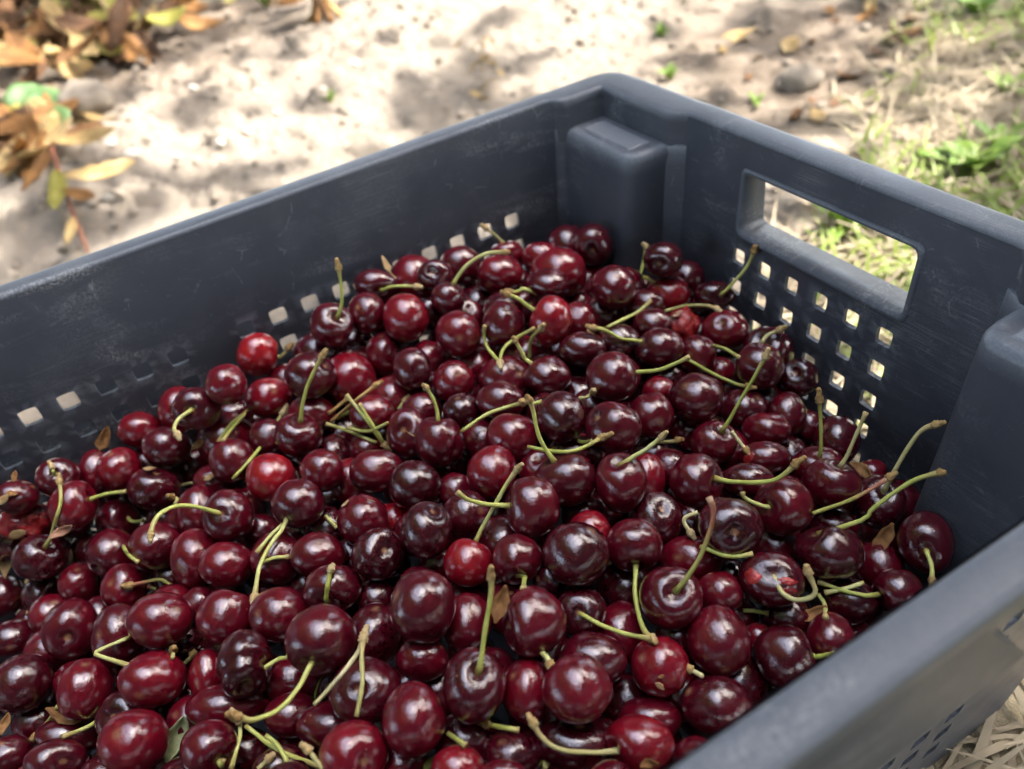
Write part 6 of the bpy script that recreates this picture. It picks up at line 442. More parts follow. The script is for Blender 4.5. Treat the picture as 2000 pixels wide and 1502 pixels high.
# ---------------------------------------------------------------- cherries
def fruit_grid(ns, nr):
    t = np.r_[0, np.linspace(0, 1, nr)**1.0*math.pi*.93+math.pi*.05, math.pi]
    t = np.sort(np.r_[t, .09, .3]) if ns > 20 else t
    ph = np.arange(ns)*2*math.pi/ns
    return t, ph
def fruit(a, b, c, Q, ax, seed, ns=32, nr=20, style=0, deep=None):
    rg = np.random.default_rng(seed)
    t, ph = fruit_grid(ns, nr); T_, F_ = np.meshgrid(t[1:-1], ph, indexing='ij'); T_ = T_.ravel(); F_ = F_.ravel()
    T_ = np.r_[0, T_, math.pi]; F_ = np.r_[0, F_, 0]
    dep = rg.uniform(.10, .20) if deep is None else deep; wd = rg.uniform(.22, .36)*np.sqrt(1+.4*np.cos(2*F_+rg.uniform(0, 6)))
    r = 1+.035*np.exp(-((T_-.8)/.38)**2)*(1+.9*np.cos(F_-rg.uniform(0, 6)))
    r *= 1-.045*np.exp(-(((F_+math.pi) % (2*math.pi)-math.pi)/.16)**2)*np.clip(np.sin(T_), 0, 1)*rg.uniform(.2, 1)
    lump = 0
    for k in range(4):
        d_ = rg.normal(size=3)*rg.uniform(1.5, 3.2); lump = lump+.013*np.sin(np.sin(T_)*np.cos(F_)*d_[0]+np.sin(T_)*np.sin(F_)*d_[1]+np.cos(T_)*d_[2]+rg.uniform(0, 6))
    if style in (1, 2):
        for k in range(14):
            d_ = rg.normal(size=3)*rg.uniform(5, 9); lump = lump+.026*np.sin(np.sin(T_)*np.cos(F_)*d_[0]+np.sin(T_)*np.sin(F_)*d_[1]+np.cos(T_)*d_[2]+rg.uniform(0, 6))
    r = r+lump
    if style == 5: r = r*(1-.16*np.exp(-((T_-1.12)/.13)**2))
    r = r*(1-rg.uniform(0, .13)*np.clip((T_-1.2)/1.9, 0, 1)**1.3*np.sin(np.minimum(T_, 2.6)))
    flat_ = rg.uniform(0, 6.28); r = r*(1-rg.uniform(0, .07)*np.clip(np.cos(F_-flat_), 0, 1)**4*np.sin(T_)**2)
    x = r*np.sin(T_)*np.cos(F_); y = r*np.sin(T_)*np.sin(F_); z = r*np.cos(T_)
    ca = np.exp(-(T_/wd)**2)*.85+np.exp(-(T_/(wd*2.1))**2)*.20
    z = z-dep*ca*1.25; z = z+.05*np.exp(-((math.pi-T_)/.5)**2)
    # carry to world: pole along ax, then stretch along the measured axes
    zx = np.asarray(ax, float); zx /= np.linalg.norm(zx); hlp = np.array([.3, .5, .81]) if abs(zx[2]) > .9 else np.array([0, 0, 1.])
    xx = np.cross(hlp, zx); xx /= np.linalg.norm(xx); yy = np.cross(zx, xx); s0 = rg.uniform(0, 6.28)
    x2 = xx*math.cos(s0)+yy*math.sin(s0); y2 = np.cross(zx, x2); Rm = np.stack([x2, y2, zx], 1)
    Wd = np.stack([x, y, z], 1) @ Rm.T
    E = np.array(Quaternion(Q).to_matrix()); Wd = ((Wd @ E)*np.array([a, b, c])) @ E.T
    ns_ = len(ph); nr_ = len(t)-2; F = []
    for j in range(ns_): F.append((0, 1+j, 1+(j+1) % ns_))
    for i in range(nr_-1):
        for j in range(ns_): F.append((1+i*ns_+j, 1+(i+1)*ns_+j, 1+(i+1)*ns_+(j+1) % ns_, 1+i*ns_+(j+1) % ns_))
    l_ = 1+(nr_-1)*ns_; e = len(T_)-1
    for j in range(ns_): F.append((l_+j, e, l_+(j+1) % ns_))
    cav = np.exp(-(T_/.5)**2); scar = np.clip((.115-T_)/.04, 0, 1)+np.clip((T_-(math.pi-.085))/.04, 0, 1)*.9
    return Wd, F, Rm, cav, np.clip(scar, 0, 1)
CHO = []; cps = {}
for k, row in enumerate(CH):
    p_ = np.array(row[:3])/10000; a, b, c = np.array(row[3:6])/10000; style = row[14]
    own = any(s[0] == k for s in SR)
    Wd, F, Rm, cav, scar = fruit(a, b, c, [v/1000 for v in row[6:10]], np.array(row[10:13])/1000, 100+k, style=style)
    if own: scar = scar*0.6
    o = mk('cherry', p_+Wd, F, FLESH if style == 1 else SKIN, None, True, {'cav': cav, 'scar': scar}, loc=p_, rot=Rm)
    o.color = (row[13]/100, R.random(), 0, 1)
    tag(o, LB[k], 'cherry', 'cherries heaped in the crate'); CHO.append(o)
    cps[k] = (p_, Rm, (a+b)/2)
# raw wounds of the damaged fruit
def wound(k, du, dv, sx_, sy_, cut):
    p_, Rm, r = cps[k]; cl = np.array(CAM_LOC); v = cl-p_; v /= np.linalg.norm(v)
    up = np.array([0, 0, 1.])-v*v[2]; up /= np.linalg.norm(up); rt = np.cross(up, v)
    n = v*math.sqrt(max(.05, 1-du*du-dv*dv))+rt*du+up*dv; n /= np.linalg.norm(n)
    e1 = np.cross(up, n); e1 /= np.linalg.norm(e1); e2 = np.cross(n, e1)
    V = []; F = []; m, q_ = 16, 6
    rg = np.random.default_rng(k)
    om = CHO[k].data; bv = BVHTree.FromPolygons([tuple(p_+Rm @ np.array(q.co[:])) for q in om.vertices], [tuple(f.vertices) for f in om.polygons])
    def skin(d_, lift):
        h = bv.ray_cast(Vector(p_+d_*r*2.5), Vector(-d_)); return (np.array(h[0][:])-p_)/r+d_*lift if h[0] is not None else d_*(1+lift)
    V.append(skin(n, .045))
    for i in range(1, q_+1):
        for j in range(m):
            t = 2*math.pi*j/m; rr = i/q_; wob = 1+.16*math.sin(3*t+k)+.1*math.sin(5*t)
            d_ = n+e1*math.cos(t)*sx_*rr*wob+e2*math.sin(t)*sy_*rr*wob; d_ /= np.linalg.norm(d_)
            V.append(skin(d_, .045-.07*rr**3+.028*rg.uniform(-1, 1)*(rr < .9)))
    for j in range(m): F.append((0, 1+j, 1+(j+1) % m))
    for i in range(q_-1):
        for j in range(m): F.append((1+i*m+j, 1+(i+1)*m+j, 1+(i+1)*m+(j+1) % m, 1+i*m+(j+1) % m))
    o = mk('torn_flesh', p_+np.array(V)*r*1.0, F, FLESH, CHO[k], True, loc=p_); return o
for k, row in enumerate(CH):
    if row[14] == 3: wound(k, -.58, -.02, .34, .30, 1); wound(k, .52, .02, .42, .15, 1); wound(k, .58, -.28, .34, .20, 1)
    if row[14] == 2: wound(k, .1, .1, .75, .45, 1); wound(k, -.5, -.35, .3, .2, 1); wound(k, .65, -.2, .25, .3, 1)
    if row[14] == 4: wound(k, -.68, .02, .34, .42, 1)
# fruit lower down in the heap
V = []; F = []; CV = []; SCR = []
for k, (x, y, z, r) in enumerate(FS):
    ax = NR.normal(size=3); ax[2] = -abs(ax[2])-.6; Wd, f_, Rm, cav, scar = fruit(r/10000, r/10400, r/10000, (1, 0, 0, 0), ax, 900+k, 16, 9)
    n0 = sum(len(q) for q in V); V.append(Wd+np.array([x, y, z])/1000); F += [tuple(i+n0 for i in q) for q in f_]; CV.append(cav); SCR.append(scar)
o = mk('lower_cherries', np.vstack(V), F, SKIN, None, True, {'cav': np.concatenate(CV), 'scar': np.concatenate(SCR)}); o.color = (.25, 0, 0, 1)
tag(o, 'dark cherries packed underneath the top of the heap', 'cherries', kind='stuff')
# ---------------------------------------------------------------- stems
def smoothpath(P_, n):
    P_ = np.asarray(P_, float)
    if len(P_) == 2: t = np.linspace(0, 1, n)[:, None]; return P_[0]*(1-t)+P_[1]*t
    e = np.vstack([2*P_[0]-P_[1], P_, 2*P_[-1]-P_[-2]]); out = []
    for s in np.linspace(0, len(P_)-1-1e-6, n):
        k = int(s); t = s-k; a, b, c, d = e[k:k+4]
        out.append(.5*(2*b+(c-a)*t+(2*a-5*b+4*c-d)*t*t+(3*b-a-3*c+d)*t**3))
    return np.array(out)
def tube(P_, rad, sides=8, rnd=None, rough=0.):
    P_ = np.asarray(P_); n = len(P_); T_ = np.gradient(P_, axis=0); T_ /= np.linalg.norm(T_, axis=1)[:, None]+1e-12
    h = np.array([0, 0, 1.]) if abs(T_[0][2]) < .9 else np.array([1., 0, 0]); N_ = np.cross(T_[0], h); N_ /= np.linalg.norm(N_)
    V = []; F = []
    for i in range(n):
        N_ = N_-T_[i]*(N_@T_[i]); N_ /= np.linalg.norm(N_); Bn = np.cross(T_[i], N_)
        for j in range(sides):
            t = 2*math.pi*j/sides; r = rad[i]*(1+(rnd.uniform(-rough, rough) if rough else 0)); V.append(P_[i]+(N_*math.cos(t)+Bn*math.sin(t))*r)
    for i in range(n-1):
        for j in range(sides): F.append((i*sides+j, i*sides+(j+1) % sides, (i+1)*sides+(j+1) % sides, (i+1)*sides+j))
    F.append(tuple(range(sides))[::-1]); F.append(tuple((n-1)*sides+j for j in range(sides)))
    return np.array(V), F
def stem_mesh(name, P_, mat, parent=None, base=True, r0=.0009, loc=None):
    n = max(12, len(P_)*2); Q_ = smoothpath(P_, n); s = np.linspace(0, 1, n)
    rad = r0*(1+.0*s+(.75*np.exp(-s/.05) if base else 0)+.42*np.clip((s-.78)/.22, 0, 1)**1.5+.06*np.sin(s*17+R.random()*6))
    V, F = tube(Q_, rad, 9)
    return mk(name, V, F, mat, parent, True, {'along': np.repeat(s, 9)}, loc=loc if loc is not None else Q_[0]), Q_
def spur(end, d, parent, sc=1.):
    rg = random.Random(int(abs(end[0]*1e6)) % 9973); d = np.asarray(d)/np.linalg.norm(d); n = 11
    Lh = rg.uniform(.0042, .0068)*sc; bend = np.array([rg.uniform(-1, 1) for _ in range(3)])*.0009
    P_ = [end-d*.0012+d*Lh*i/(n-1)+bend*(i/(n-1))**2 for i in range(n)]
    rad = [.00135*sc*(1+.26*(i % 2)+.25*math.sin(i*.6))*(1 if i < n-2 else (.85, .5)[i-(n-2)]) for i in range(n)]
    V, F = tube(P_, rad, 8, rg, .14)
    return mk('spur', V, F, SPUR, parent, True, loc=end)
for s in SR:
    k = s[0]; P_ = np.array(s[3:]).reshape(-1, 3)/10000
    kind = 3 if s[2] else (0 if R.random() < .8 else 1)
    o, Q_ = stem_mesh('stem', P_, STEM[kind], CHO[k], True, R.uniform(.00084, .00104))
    if s[1]: spur(Q_[-1], Q_[-1]-Q_[-4], o, R.uniform(.85, 1.15))
for lab, colr, sp, brs in LR:
    brs = [np.array(b).reshape(-1, 3)/10000 for b in brs]
    if len(brs) == 1:
        o, Q_ = stem_mesh('twig', brs[0], STEM[colr], None, False); root = o
        if sp:
            s_ = np.array(sp)/10000; e = 0 if np.linalg.norm(Q_[0]-s_) < np.linalg.norm(Q_[-1]-s_) else -1
            spur(Q_[e], (Q_[0]-Q_[3]) if e == 0 else Q_[-1]-Q_[-4], o)
    else:
        root = empty('twig', brs[0][0] if not sp else np.array(sp)/10000); dirs = []
        for b in brs:
            o, Q_ = stem_mesh('branch', b, STEM[colr], root, False)
            if sp:
                s_ = np.array(sp)/10000
                d = (Q_[0]-Q_[3]) if np.linalg.norm(Q_[0]-s_) < np.linalg.norm(Q_[-1]-s_) else (Q_[-1]-Q_[-4]); dirs.append(d/np.linalg.norm(d))
        if sp: spur(np.array(sp)/10000, np.sum(dirs, axis=0)+1e-6, root, 1.1)
    tag(root, lab, 'stem', 'loose cherry stems on the heap')
# ---------------------------------------------------------------- leaf scraps among the fruit
def blade(name, p_, n, t, half, wid, mat, curl=0., fold=0., jag=0., seed=0, nl=9, twist=0., tail=0, parent=None, thick=.00035):
    rg = np.random.default_rng(seed); n = np.asarray(n, float); n /= np.linalg.norm(n); t = np.asarray(t, float); t -= n*(t@n); t /= np.linalg.norm(t); b = np.cross(n, t)
    V = []; F = []; cols = 5
    for i in range(nl+1):
        s = i/nl; wv = wid*max(.04, math.sin(math.pi*min(1, s*.96+.02))**.75)*(1+jag*rg.uniform(-1, .4))
        if tail and s < tail: wv = wid*.06
        x = (2*s-1)*half; zc = curl*half*((2*s-1)**2-.3)+rg.normal()*jag*half*.05
        tw = twist*(s-.5)
        for j in range(cols):
            q = (j-2)/2; y = q*wv; z = zc+fold*abs(q)*wv+rg.normal()*jag*half*.04
            y, z = y*math.cos(tw)-(z-zc)*math.sin(tw), zc+y*math.sin(tw)+(z-zc)*math.cos(tw)
            V.append(p_+t*x+b*y+n*z)
    for i in range(nl):
        for j in range(cols-1): F.append((i*cols+j, (i+1)*cols+j, (i+1)*cols+j+1, i*cols+j+1))
    o = mk(name, V, F, mat, parent, True, loc=p_)
    m = o.modifiers.new('thick', 'SOLIDIFY'); m.thickness = thick
    return o
for k, r in enumerate(SC):
    lab, col, kind = r[:3]; p_ = np.array(r[3:6])/10000; n = np.array(r[6:9]); t = np.array(r[9:12]); h = r[12]/10000
    wid = {'flake': .55, 'sliv': .12, 'leaf': .42, 'spiky': .34, 'curl': .5}[kind]*h
    o = blade('leaf_scrap', p_+n/np.linalg.norm(n)*.0006, n, t, h, wid, SCM[col], {'flake': .1, 'sliv': .1, 'leaf': .35, 'spiky': .3, 'curl': .8}[kind], {'flake': 0, 'sliv': .1, 'leaf': .5, 'spiky': .5, 'curl': .5}[kind], .22, k, 8, {'leaf': 1.2, 'curl': 1.5, 'spiky': 1.}.get(kind, 0), .45 if kind == 'spiky' else 0)
    tag(o, lab, 'leaf scrap', 'dry scraps among the cherries')
# ---------------------------------------------------------------- ground litter and plants
UPZ = np.array([0, 0, 1.])
LN = ['tan', 'rust brown', 'dark brown', 'blackish', 'olive', 'yellow']
for k, (x, y, yaw, Ln, col, tg) in enumerate(GL):
    z = gz(x, y); rg = random.Random(k)
    t = np.array([math.cos(yaw), math.sin(yaw), rg.uniform(-.3, .3)*(tg != 3)]); n = np.array([.45*(tg != 3)+rg.uniform(-.7, .7), rg.uniform(-.6, .6), 1.5])
    lift = (.012+.05*rg.random() if tg in (0, 1) and x < -1.0 else .008+.02*rg.random() if tg == 2 else .004)
    wd = rg.uniform(.17, .27) if tg != 3 else .3
    o = blade('dry_leaf', np.array([x, y, z+lift]), n, t, Ln*.62, Ln*wd*1.0, LEAFC[col], rg.uniform(.1, .55), rg.uniform(.1, .7), .12, k, 9, rg.uniform(-1.3, 1.3), .12, thick=.0006)
    tag(o, GLB[k], 'leaf', 'orange leaf scraps on the bare soil' if tg == 3 else 'dry leaves fallen beside the soil bed')
def lump(name, x, y, r, mat, seed, sink=.3, sq=.75, jag=.12):
    rg = np.random.default_rng(seed); bm = bmesh.new(); bmesh.ops.create_icosphere(bm, subdivisions=3, radius=1)
    V = np.array([v.co[:] for v in bm.verts]); F = [[v.index for v in f.verts] for f in bm.faces]; bm.free()
    d = np.zeros(len(V))
    for _ in range(9): q = rg.normal(size=3)*rg.uniform(1.5, 5); d += jag*.35*np.sin(V@q+rg.uniform(0, 6))
    V = V*(1+d)[:, None]*np.array([1, rg.uniform(.8, 1.1), sq])*r; p_ = np.array([x, y, gz(x, y)+r*sq*(1-sink)*.7])
    at = {'turf': np.zeros(len(V)), 'litter_shade': np.zeros(len(V))}
    return mk(name, p_+V, F, mat, None, True, at, loc=p_)
for k, (x, y) in enumerate(PEB):
    tag(lump('pebble', x, y, R.uniform(.005, .009), PEBBLE, k), PEBL[k], 'pebble', 'white pebbles on the soil')
x, y = FEAT['clod']; tag(lump('soil_clod', x, y, .036, SOIL, 3, .2, .8, .1), 'round pale soil clod beside the round green leaves', 'clod')
x, y = FEAT['rock2']; tag(lump('soil_clod', x, y, .03, SOIL, 8, .4, .6, .1), 'pale lumpy clod behind the corner of the crate', 'clod')
V = []; F = []
bm = bmesh.new(); bmesh.ops.create_icosphere(bm, subdivisions=1, radius=1); iv = np.array([v.co[:] for v in bm.verts]); iF = np.array([[v.index for v in f.verts] for f in bm.faces]); bm.free()
cnt = 0
while cnt < 5500:
    x, y = NR.uniform(-2.3, .25), NR.uniform(-.9, 1.2)
    if turf(np.array(x), np.array(y)) > .7 or (-.06 < x < .42 and -.62 < y < .06): continue
    r = .0016+.0075*NR.random()**5; p_ = np.array([x, y, gz(x, y)+r*.35])
    V.append(p_+iv*(1+NR.uniform(-.25, .25, (len(iv), 1)))*r*np.array([1, NR.uniform(.7, 1.2), NR.uniform(.6, .9)])); F.append(iF+cnt*len(iv)); cnt += 1
V = np.vstack(V); o = mk('soil_crumbs', V, np.vstack(F), SOIL, None, True, {'turf': np.zeros(len(V)), 'litter_shade': np.zeros(len(V))}); tag(o, 'small loose soil crumbs', 'soil', kind='stuff')
# grass and straw
def ribbons(n, cond, flatp, Lr, wr, curve):
    V = []; F = []; c = 0
    while c < n:
        x, y = NR.uniform(-1.0, 1.05), NR.uniform(-.75, 1.75)
        if (.0 < x < .352 and -.58 < y < .0): continue
        if not cond(x, y): continue
        a = NR.uniform(0, 6.283); Lh = NR.uniform(*Lr); wv = NR.uniform(*wr); up = NR.uniform(*flatp); z = gz(x, y); d = np.array([math.cos(a), math.sin(a), 0]); s_ = np.array([-d[1], d[0], 0]); cu = NR.uniform(*curve)
        pts = []
        for t in (0, .35, .7, 1):
            e = up*(1-cu*t); pts.append(np.array([x, y, z-.002])+d*Lh*t*math.cos(min(up, 1.4))+UPZ*max(0., Lh*t*math.sin(e)))
        for t, q in zip((1, .9, .6, .12), pts): V += [q-s_*wv*t, q+s_*wv*t+UPZ*wv*.3*t]
        i = c*8
        F += [(i, i+1, i+3, i+2), (i+2, i+3, i+5, i+4), (i+4, i+5, i+7, i+6)]; c += 1
    return np.array(V), F
tfs = lambda x, y: float(turf(np.array(x), np.array(y)))
gpatch = lambda x, y: float(vnoise(np.array(x*9+3.), np.array(y*9+8.)))
V, F = ribbons(19000, lambda x, y: tfs(x, y) > R.uniform(.25, 1.0) and gpatch(x, y) > R.uniform(.25, .75), (.2, 1.1), (.025, .065), (.0011, .0027), (.1, .7))
tag(mk('grass', V, F, GRASS, None, True), 'short green grass growing through dry straw', 'grass', kind='stuff')
V, F = ribbons(42000, lambda x, y: tfs(x, y) > R.uniform(.1, .8), (.02, .5), (.03, .10), (.0009, .0026), (0, 1.2))
tag(mk('straw', V, F, STRAW, None, True), 'dry straw and dead grass matted on the ground', 'straw', kind='stuff')
def weed(name, key, n, Lh, wid, mat, lab, el=(.3, .9), jag=.15, cat='weed', stem=None, group=None):
    x, y = FEAT[key]; z = gz(x, y); root = empty(name, (x, y, z)); rg = random.Random(hash(key) % 1 + len(key)*7+n)
    for k in range(n):
        a = 6.283*k/n+rg.uniform(-.5, .5); e = rg.uniform(*el); ln = Lh*rg.uniform(.7, 1.15)
        t = np.array([math.cos(a)*math.cos(e), math.sin(a)*math.cos(e), math.sin(e)]); nn = np.array([-math.cos(a)*math.sin(e), -math.sin(a)*math.sin(e), math.cos(e)])
        blade('leaf', np.array([x, y, z])+t*ln*.5, nn, t, ln*.5, wid*ln, mat, -.25, .35, jag, k+n, 9, rg.uniform(-.6, .6), .1, root, .0005)
    tag(root, lab, cat, group); return root
weed('leafy_weed', 'weed', 12, .055, .2, GREEN, 'bright green leafy weed growing behind the handle side of the crate', (.2, .9), .25)
weed('leafy_weed', 'weed2', 7, .06, .2, GREEN, 'broad leaved pale weed in the grass, farthest from the crate', (.2, 1.0))
weed('leafy_weed', 'weed3', 7, .035, .14, GREEN, 'small dark green weed in the straw between two larger weeds', (.3, 1.0))
weed('leafy_weed', 'weed4', 7, .04, .16, GREEN, 'weed with spread leaves just behind the bright leafy one', (.3, 1.0))
weed('leafy_weed', 'weed5', 9, .05, .13, GREEN, 'green weed seen through the hand opening of the crate', (.3, 1.1))
weed('weed_sprout', 'sprout1', 6, .022, .22, GREEN, 'tiny green sprout on the pale soil beyond the long wall', (.2, 1.1), cat='sprout')
weed('weed_sprout', 'sprout2', 6, .024, .2, GREEN, 'small green sprout on sunny soil right behind the crate corner', (.2, 1.1), cat='sprout')
weed('weed_sprout', 'sprout3', 5, .022, .2, GREEN, 'thin green sprout on the far bright soil beyond the crate corner', (.4, 1.2), cat='sprout')
weed('weed_sprout', 'sprout4', 5, .04, .2, GREEN, 'green sprout at the far edge of the soil near the dead stump', (.4, 1.2), cat='sprout')
weed('weed_sprout', 'weed6', 5, .022, .2, GREEN, 'tiny sprout on the brown soil between crate and grass', (.3, 1.1), cat='sprout')
# weed with round leaves
x, y = FEAT['green']; z = gz(x, y); root = empty('round_leaf_weed', (x, y, z))
def disc(p_, n, r, mat, parent, seed):
    rg = np.random.default_rng(seed); n = np.asarray(n, float); n /= np.linalg.norm(n); t = np.cross(n, [0, 1, .2]); t /= np.linalg.norm(t); b = np.cross(n, t)
    V = [p_]; F = []; m = 16
    for i in range(1, 5):
        for j in range(m):
            a = 2*math.pi*j/m; q = r*i/4*(1+.06*math.sin(5*a+seed))*(1 if abs(a-math.pi) > .25 else .75); V.append(p_+t*q*math.cos(a)+b*q*math.sin(a)+n*(.16*r*(i/4)**2+.03*r*math.sin(7*a)*(i/4)))
    for j in range(m): F.append((0, 1+j, 1+(j+1) % m))
    for i in range(3):
        for j in range(m): F.append((1+i*m+j, 1+(i+1)*m+j, 1+(i+1)*m+(j+1) % m, 1+i*m+(j+1) % m))
    o = mk('leaf', V, F, mat, parent, True, loc=p_); m_ = o.modifiers.new('thick', 'SOLIDIFY'); m_.thickness = .0007; return o
cl = np.array(CAM_LOC); vd = cl-np.array([x, y, z]); vd /= np.linalg.norm(vd)
gx2, gy2 = FEAT['green2']
for k, (px_, py_, h_, r_) in enumerate([(x+.03, y+.005, .012, .030), (x*.5+gx2*.5, y*.62+gy2*.38+.02, .012, .030), (gx2+.02, gy2+.02, .008, .024)]):
    p_ = np.array([px_, py_, gz(px_, py_)+h_]); disc(p_, [.5, .1-.15*k, .8], r_, ROUNDG, root, k+1)
    V, F = tube(smoothpath([np.array([x, y, z]), (np.array([x, y, z])+p_)/2+UPZ*.01, p_], 8), [.0013]*8, 6); mk('stalk', V, F, STEM[0], root, True, loc=p_)
tag(root, 'green weed with round leaves among the dry brown leaves', 'weed')
# withered stalk with hanging leaves
x0, y0 = FEAT['stalk_a']; x1, y1 = FEAT['stalk_b']; root = empty('withered_stalk', (x0, y0, gz(x0, y0)))
pts = [np.array([x0+(x1-x0)*t, y0+(y1-y0)*t, gz(x0+(x1-x0)*t, y0+(y1-y0)*t)+.012+.02*math.sin(3*t)]) for t in np.linspace(-.35, 1.1, 9)]
V, F = tube(smoothpath(pts, 18), np.linspace(.0035, .002, 18), 7); mk('stalk', V, F, STALK, root, True, loc=pts[0])
dr = pts[-1]-pts[0]; dr /= np.linalg.norm(dr); sd = np.array([-dr[1], dr[0], 0])
for k, (t, sgn, ln, cc) in enumerate([(5, .15, .085, 4), (5, -.9, .105, 0), (6, -.5, .06, 1), (3, -.9, .10, 0), (2, .8, .09, 1), (4, .5, .08, 1), (1, -.8, .09, 2), (7, .3, .05, 0)]):
    d = dr*.8-sd*sgn*-1.*.9 if 0 else dr*(1-abs(sgn)*.55)+sd*sgn*-1; d /= np.linalg.norm(d)
    blade('leaf', pts[t]+d*ln*.5+UPZ*.006, np.array([.2, -.2, 1]), d, ln*.5, ln*.16, LEAFC[cc], .2, .4, .12, 60+k, 9, .5, .08, root, .0006)
tag(root, 'withered reddish stalk with dry leaves lying on the soil near the long wall', 'stalk')
# dead stump of a pulled plant
x, y = FEAT['stub']; z = gz(x, y); root = empty('dead_plant_stump', (x, y, z))
for k in range(7):
    a = 6.283*k/7; q = np.array([math.cos(a), math.sin(a), 0]); hgt = R.uniform(.05, .10)
    V, F = tube(smoothpath([np.array([x, y, z])+q*.03, np.array([x, y, z])+q*.012+UPZ*.03, np.array([x, y, z])+q*.02*R.uniform(-1, 1.5)+UPZ*hgt], 9), np.linspace(.006, .003, 9), 6, random.Random(k), .2); mk('root' if k < 3 else 'stalk', V, F, LEAFC[0] if k % 2 else LEAFC[1], root, True, loc=(x, y, z))
for k in range(4):
    a = R.uniform(0, 6.283); d = np.array([math.cos(a), math.sin(a), .25]); blade('leaf', np.array([x, y, z+.03])+d*.05, [0, 0, 1], d, .045, .014, LEAFC[1], .3, .4, .12, 80+k, 8, .5, .08, root, .0006)
tag(root, 'dead brown plant stump standing at the far edge of the bright soil', 'stump')
# dried sprig by the crate
x, y = FEAT['sprig']; z = gz(x, y); root = empty('dried_sprig', (x, y, z))
V, F = tube(smoothpath([np.array([x-.03, y-.01, z+.004]), np.array([x, y, z+.03]), np.array([x-.05, y+.03, z+.07])], 9), [.0014]*9, 6); mk('stalk', V, F, STRAW, root, True, loc=(x, y, z))
for k in range(22):
    t = R.random(); p_ = np.array([x-.05*t+R.gauss(0, .012), y+.03*t+R.gauss(0, .012), z+.005+.07*t]); a = R.uniform(0, 6.28)
    blade('leaf', p_, [R.gauss(0, .5), R.gauss(0, .5), 1], [math.cos(a), math.sin(a), .3], R.uniform(.006, .011), .004, LEAFC[0], .3, .3, .1, 120+k, 5, .4, 0, root, .0005)
tag(root, 'tan dried sprig on the soil behind the long wall near the corner', 'sprig')
# ---------------------------------------------------------------- the orchard tree whose crown shades the crate
def shade_want(x, y):
    n1 = float(vnoise(np.array(x*6+1.), np.array(y*6+4.))); n2 = float(vnoise(np.array(x*13+7.), np.array(y*13+2.)))
    if -.16 < x < .34 and .14 < y < .40: return .006
    if -.16 < x < .75 and -.85 < y < (.0 if x < .33 else -.10): return 1.
    d = max(max(-.16-x, x-.75), max(-.85-y, y)); s = max(0, 1-d/.10) if x < .33 else .02
    n3 = float(vnoise(np.array(x*3+1.5), np.array(y*3+4.2)))
    q = x+.64*y
    if x > .45 and y < -.1: s = max(s, .10)
    if q > .10: s = max(s, .075 if n1 > .40 else .022)                # grass
    elif q > -.20: s = max(s, min(1, (q+.20)/.10)*(.075 if n1 > .33 else .016))   # dull soil behind the hand opening
    elif -1.45 < x and y > .2+.25*(n1-.5): s = max(s, .001)           # bright strip
    else: s = max(s, .034 if n3 > .55 else .014)
    if -.80 < x < -.3 and y < .35 and n3 > .3: s = max(s, .050)
    if -.72 < x < -.4 and -.1 < y < .30 and n3 > .25: s = max(s, .06)
    if -.95 < x < -.5 and y < -.30 and n3 > .25: s = max(s, .06)
    if x < -1.05 and y < .1: s = max(s, .12 if n1 > .40 else .03)
    return s
def tree(name, bx, by, crown_pts, lab, seed, leafsize=.05):
    rg = np.random.default_rng(seed); root = empty(name, (bx, by, 0))
    cen = crown_pts.mean(0)
    tp = smoothpath([np.array([bx, by, -.1]), np.array([bx+.05, by-.02, .7]), np.array([bx*.75+cen[0]*.25, by*.75+cen[1]*.25, 1.5])], 12)
    V, F = tube(tp, np.linspace(.085, .055, 12), 10, random.Random(seed), .06); mk('trunk', V, F, BARK, root, True, loc=(bx, by, 0))
    far = crown_pts[rg.choice(len(crown_pts), min(16, len(crown_pts)), replace=False)]
    for q in far:
        P_ = smoothpath([tp[-1], tp[-1]*.45+q*.55+np.array([0, 0, .12]), q], 9); V, F = tube(P_, np.linspace(.03, .006, 9), 6, random.Random(seed), .08); mk('limb', V, F, BARK, root, True, loc=tp[-1])
    n = len(crown_pts); V = np.zeros((n, 6, 3)); 
    a = rg.normal(size=(n, 3)); a[:, 2] -= .5; a /= np.linalg.norm(a, axis=1)[:, None]; b = np.cross(a, rg.normal(size=(n, 3))); b /= np.linalg.norm(b, axis=1)[:, None]; c = np.cross(a, b)
    s = rg.uniform(.8, 1.25, (n, 1))*leafsize
    for k, (t, wv, zz) in enumerate(((0, 0, 0), (.45, .27, .06), (.45, -.27, .06), (1, 0, -.05), (.75, .17, .03), (.75, -.17, .03))): V[:, k] = crown_pts+a*s*2*t+b*s*2*wv+c*s*2*zz
    base = np.arange(n)[:, None]*6
    Fq = np.vstack([base+np.array([[0, 1, 4, 3]]), base+np.array([[0, 3, 5, 2]])])
    o = mk('foliage', V.reshape(-1, 3), Fq, TREELEAF, root, False, loc=(bx, by, 0)); o['kind'] = 'stuff'
    tag(root, lab, 'tree'); return root
pts = []; tries = 0
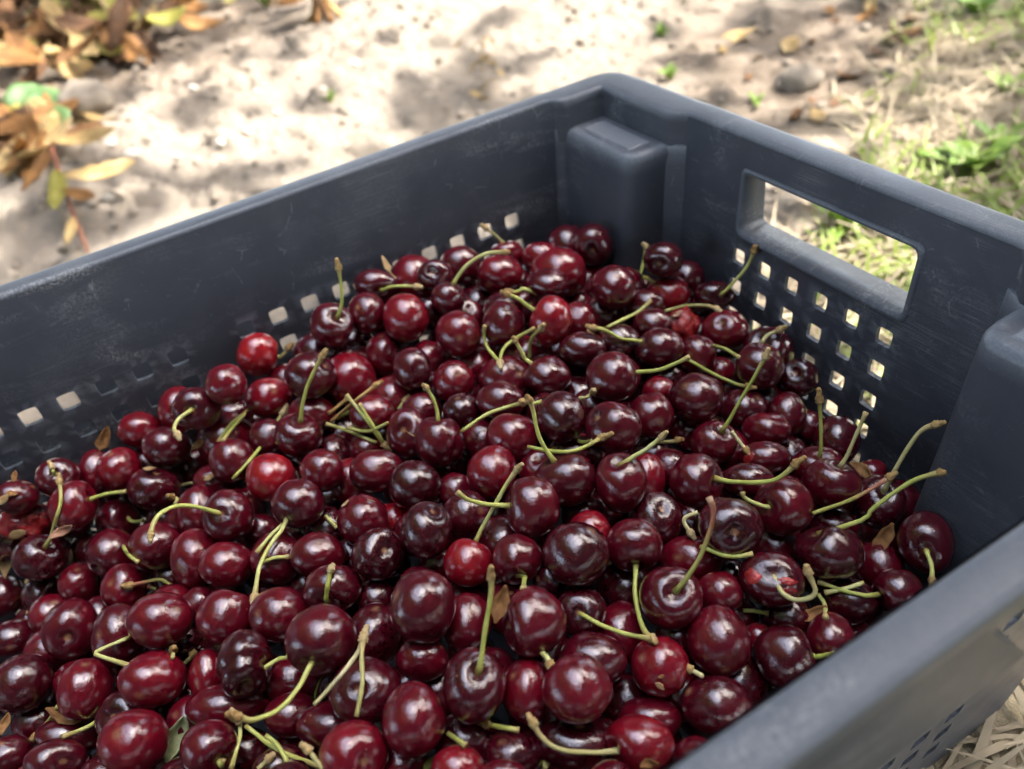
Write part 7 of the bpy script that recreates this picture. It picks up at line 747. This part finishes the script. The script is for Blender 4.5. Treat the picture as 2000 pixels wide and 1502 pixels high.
while tries < 130000:
    tries += 1
    gx_, gy_ = NR.uniform(-2.2, 1.3), NR.uniform(-1.2, 1.9)
    h = NR.uniform(2.2, 4.2)
    if NR.random() > shade_want(gx_, gy_): continue
    pts.append([gx_+SUN.x/SUN.z*(h-.1), gy_+SUN.y/SUN.z*(h-.1), h])
tree('cherry_tree', 1.25, 2.0, np.array(pts), 'leafy orchard tree whose crown shades the crate', 4)

# orchard trees out of view round the clearing, set to frame the sky
cp = []
for k in range(60):
    a = NR.uniform(0, 6.283); zc = NR.uniform(1.3, 5.6); q = NR.uniform(.2, 1)**.6*1.75*math.sqrt(max(.15, 1-((zc-3.0)/3.0)**2)); c0 = np.array([q*math.cos(a), q*math.sin(a), zc]); m = 420
    d = NR.normal(size=(m, 3)); d /= np.linalg.norm(d, axis=1)[:, None]; cp.append(c0+d*NR.uniform(.2, 1, (m, 1))**.5*np.array([.75, .75, .55])*NR.uniform(.7, 1.15))
TREES = [(6.2, -1.5, 'unseen tree added behind the viewer to cut low light'), (-4.4, 2.7, 'leafy orchard tree standing beyond the far soil'), (-4.5, -1.3, 'leafy orchard tree past the heap of dry leaves'), (-2.3, -3.9, 'leafy orchard tree off the open end of the long wall'), (1.3, -3.9, 'leafy orchard tree behind the foot end of the crate'), (4.3, -3.6, 'leafy orchard tree behind the viewer'), (4.2, 1.3, 'leafy orchard tree at the grass side'), (-1.6, 6.9, 'leafy orchard tree straight past the crate corner'), (3.6, 5.0, 'leafy orchard tree past the hand opening')]  # first one added to block low light on the crate side
t0 = tree('cherry_tree', 0, 0, np.vstack(cp), TREES[0][2], 12, .07); t0['group'] = 'orchard trees round the clearing'
for k, (x, y, lab) in enumerate(TREES):
    if k == 0: r = t0
    else:
        r = t0.copy(); COL.objects.link(r); r['label'] = lab
        for ch in t0.children:
            c_ = ch.copy(); COL.objects.link(c_); c_.parent = r
    r.location = (x, y, 0); r.rotation_euler = (0, 0, k*1.9); sc_ = 1.2+.10*math.sin(k*2.3); r.scale = (sc_, sc_, sc_)
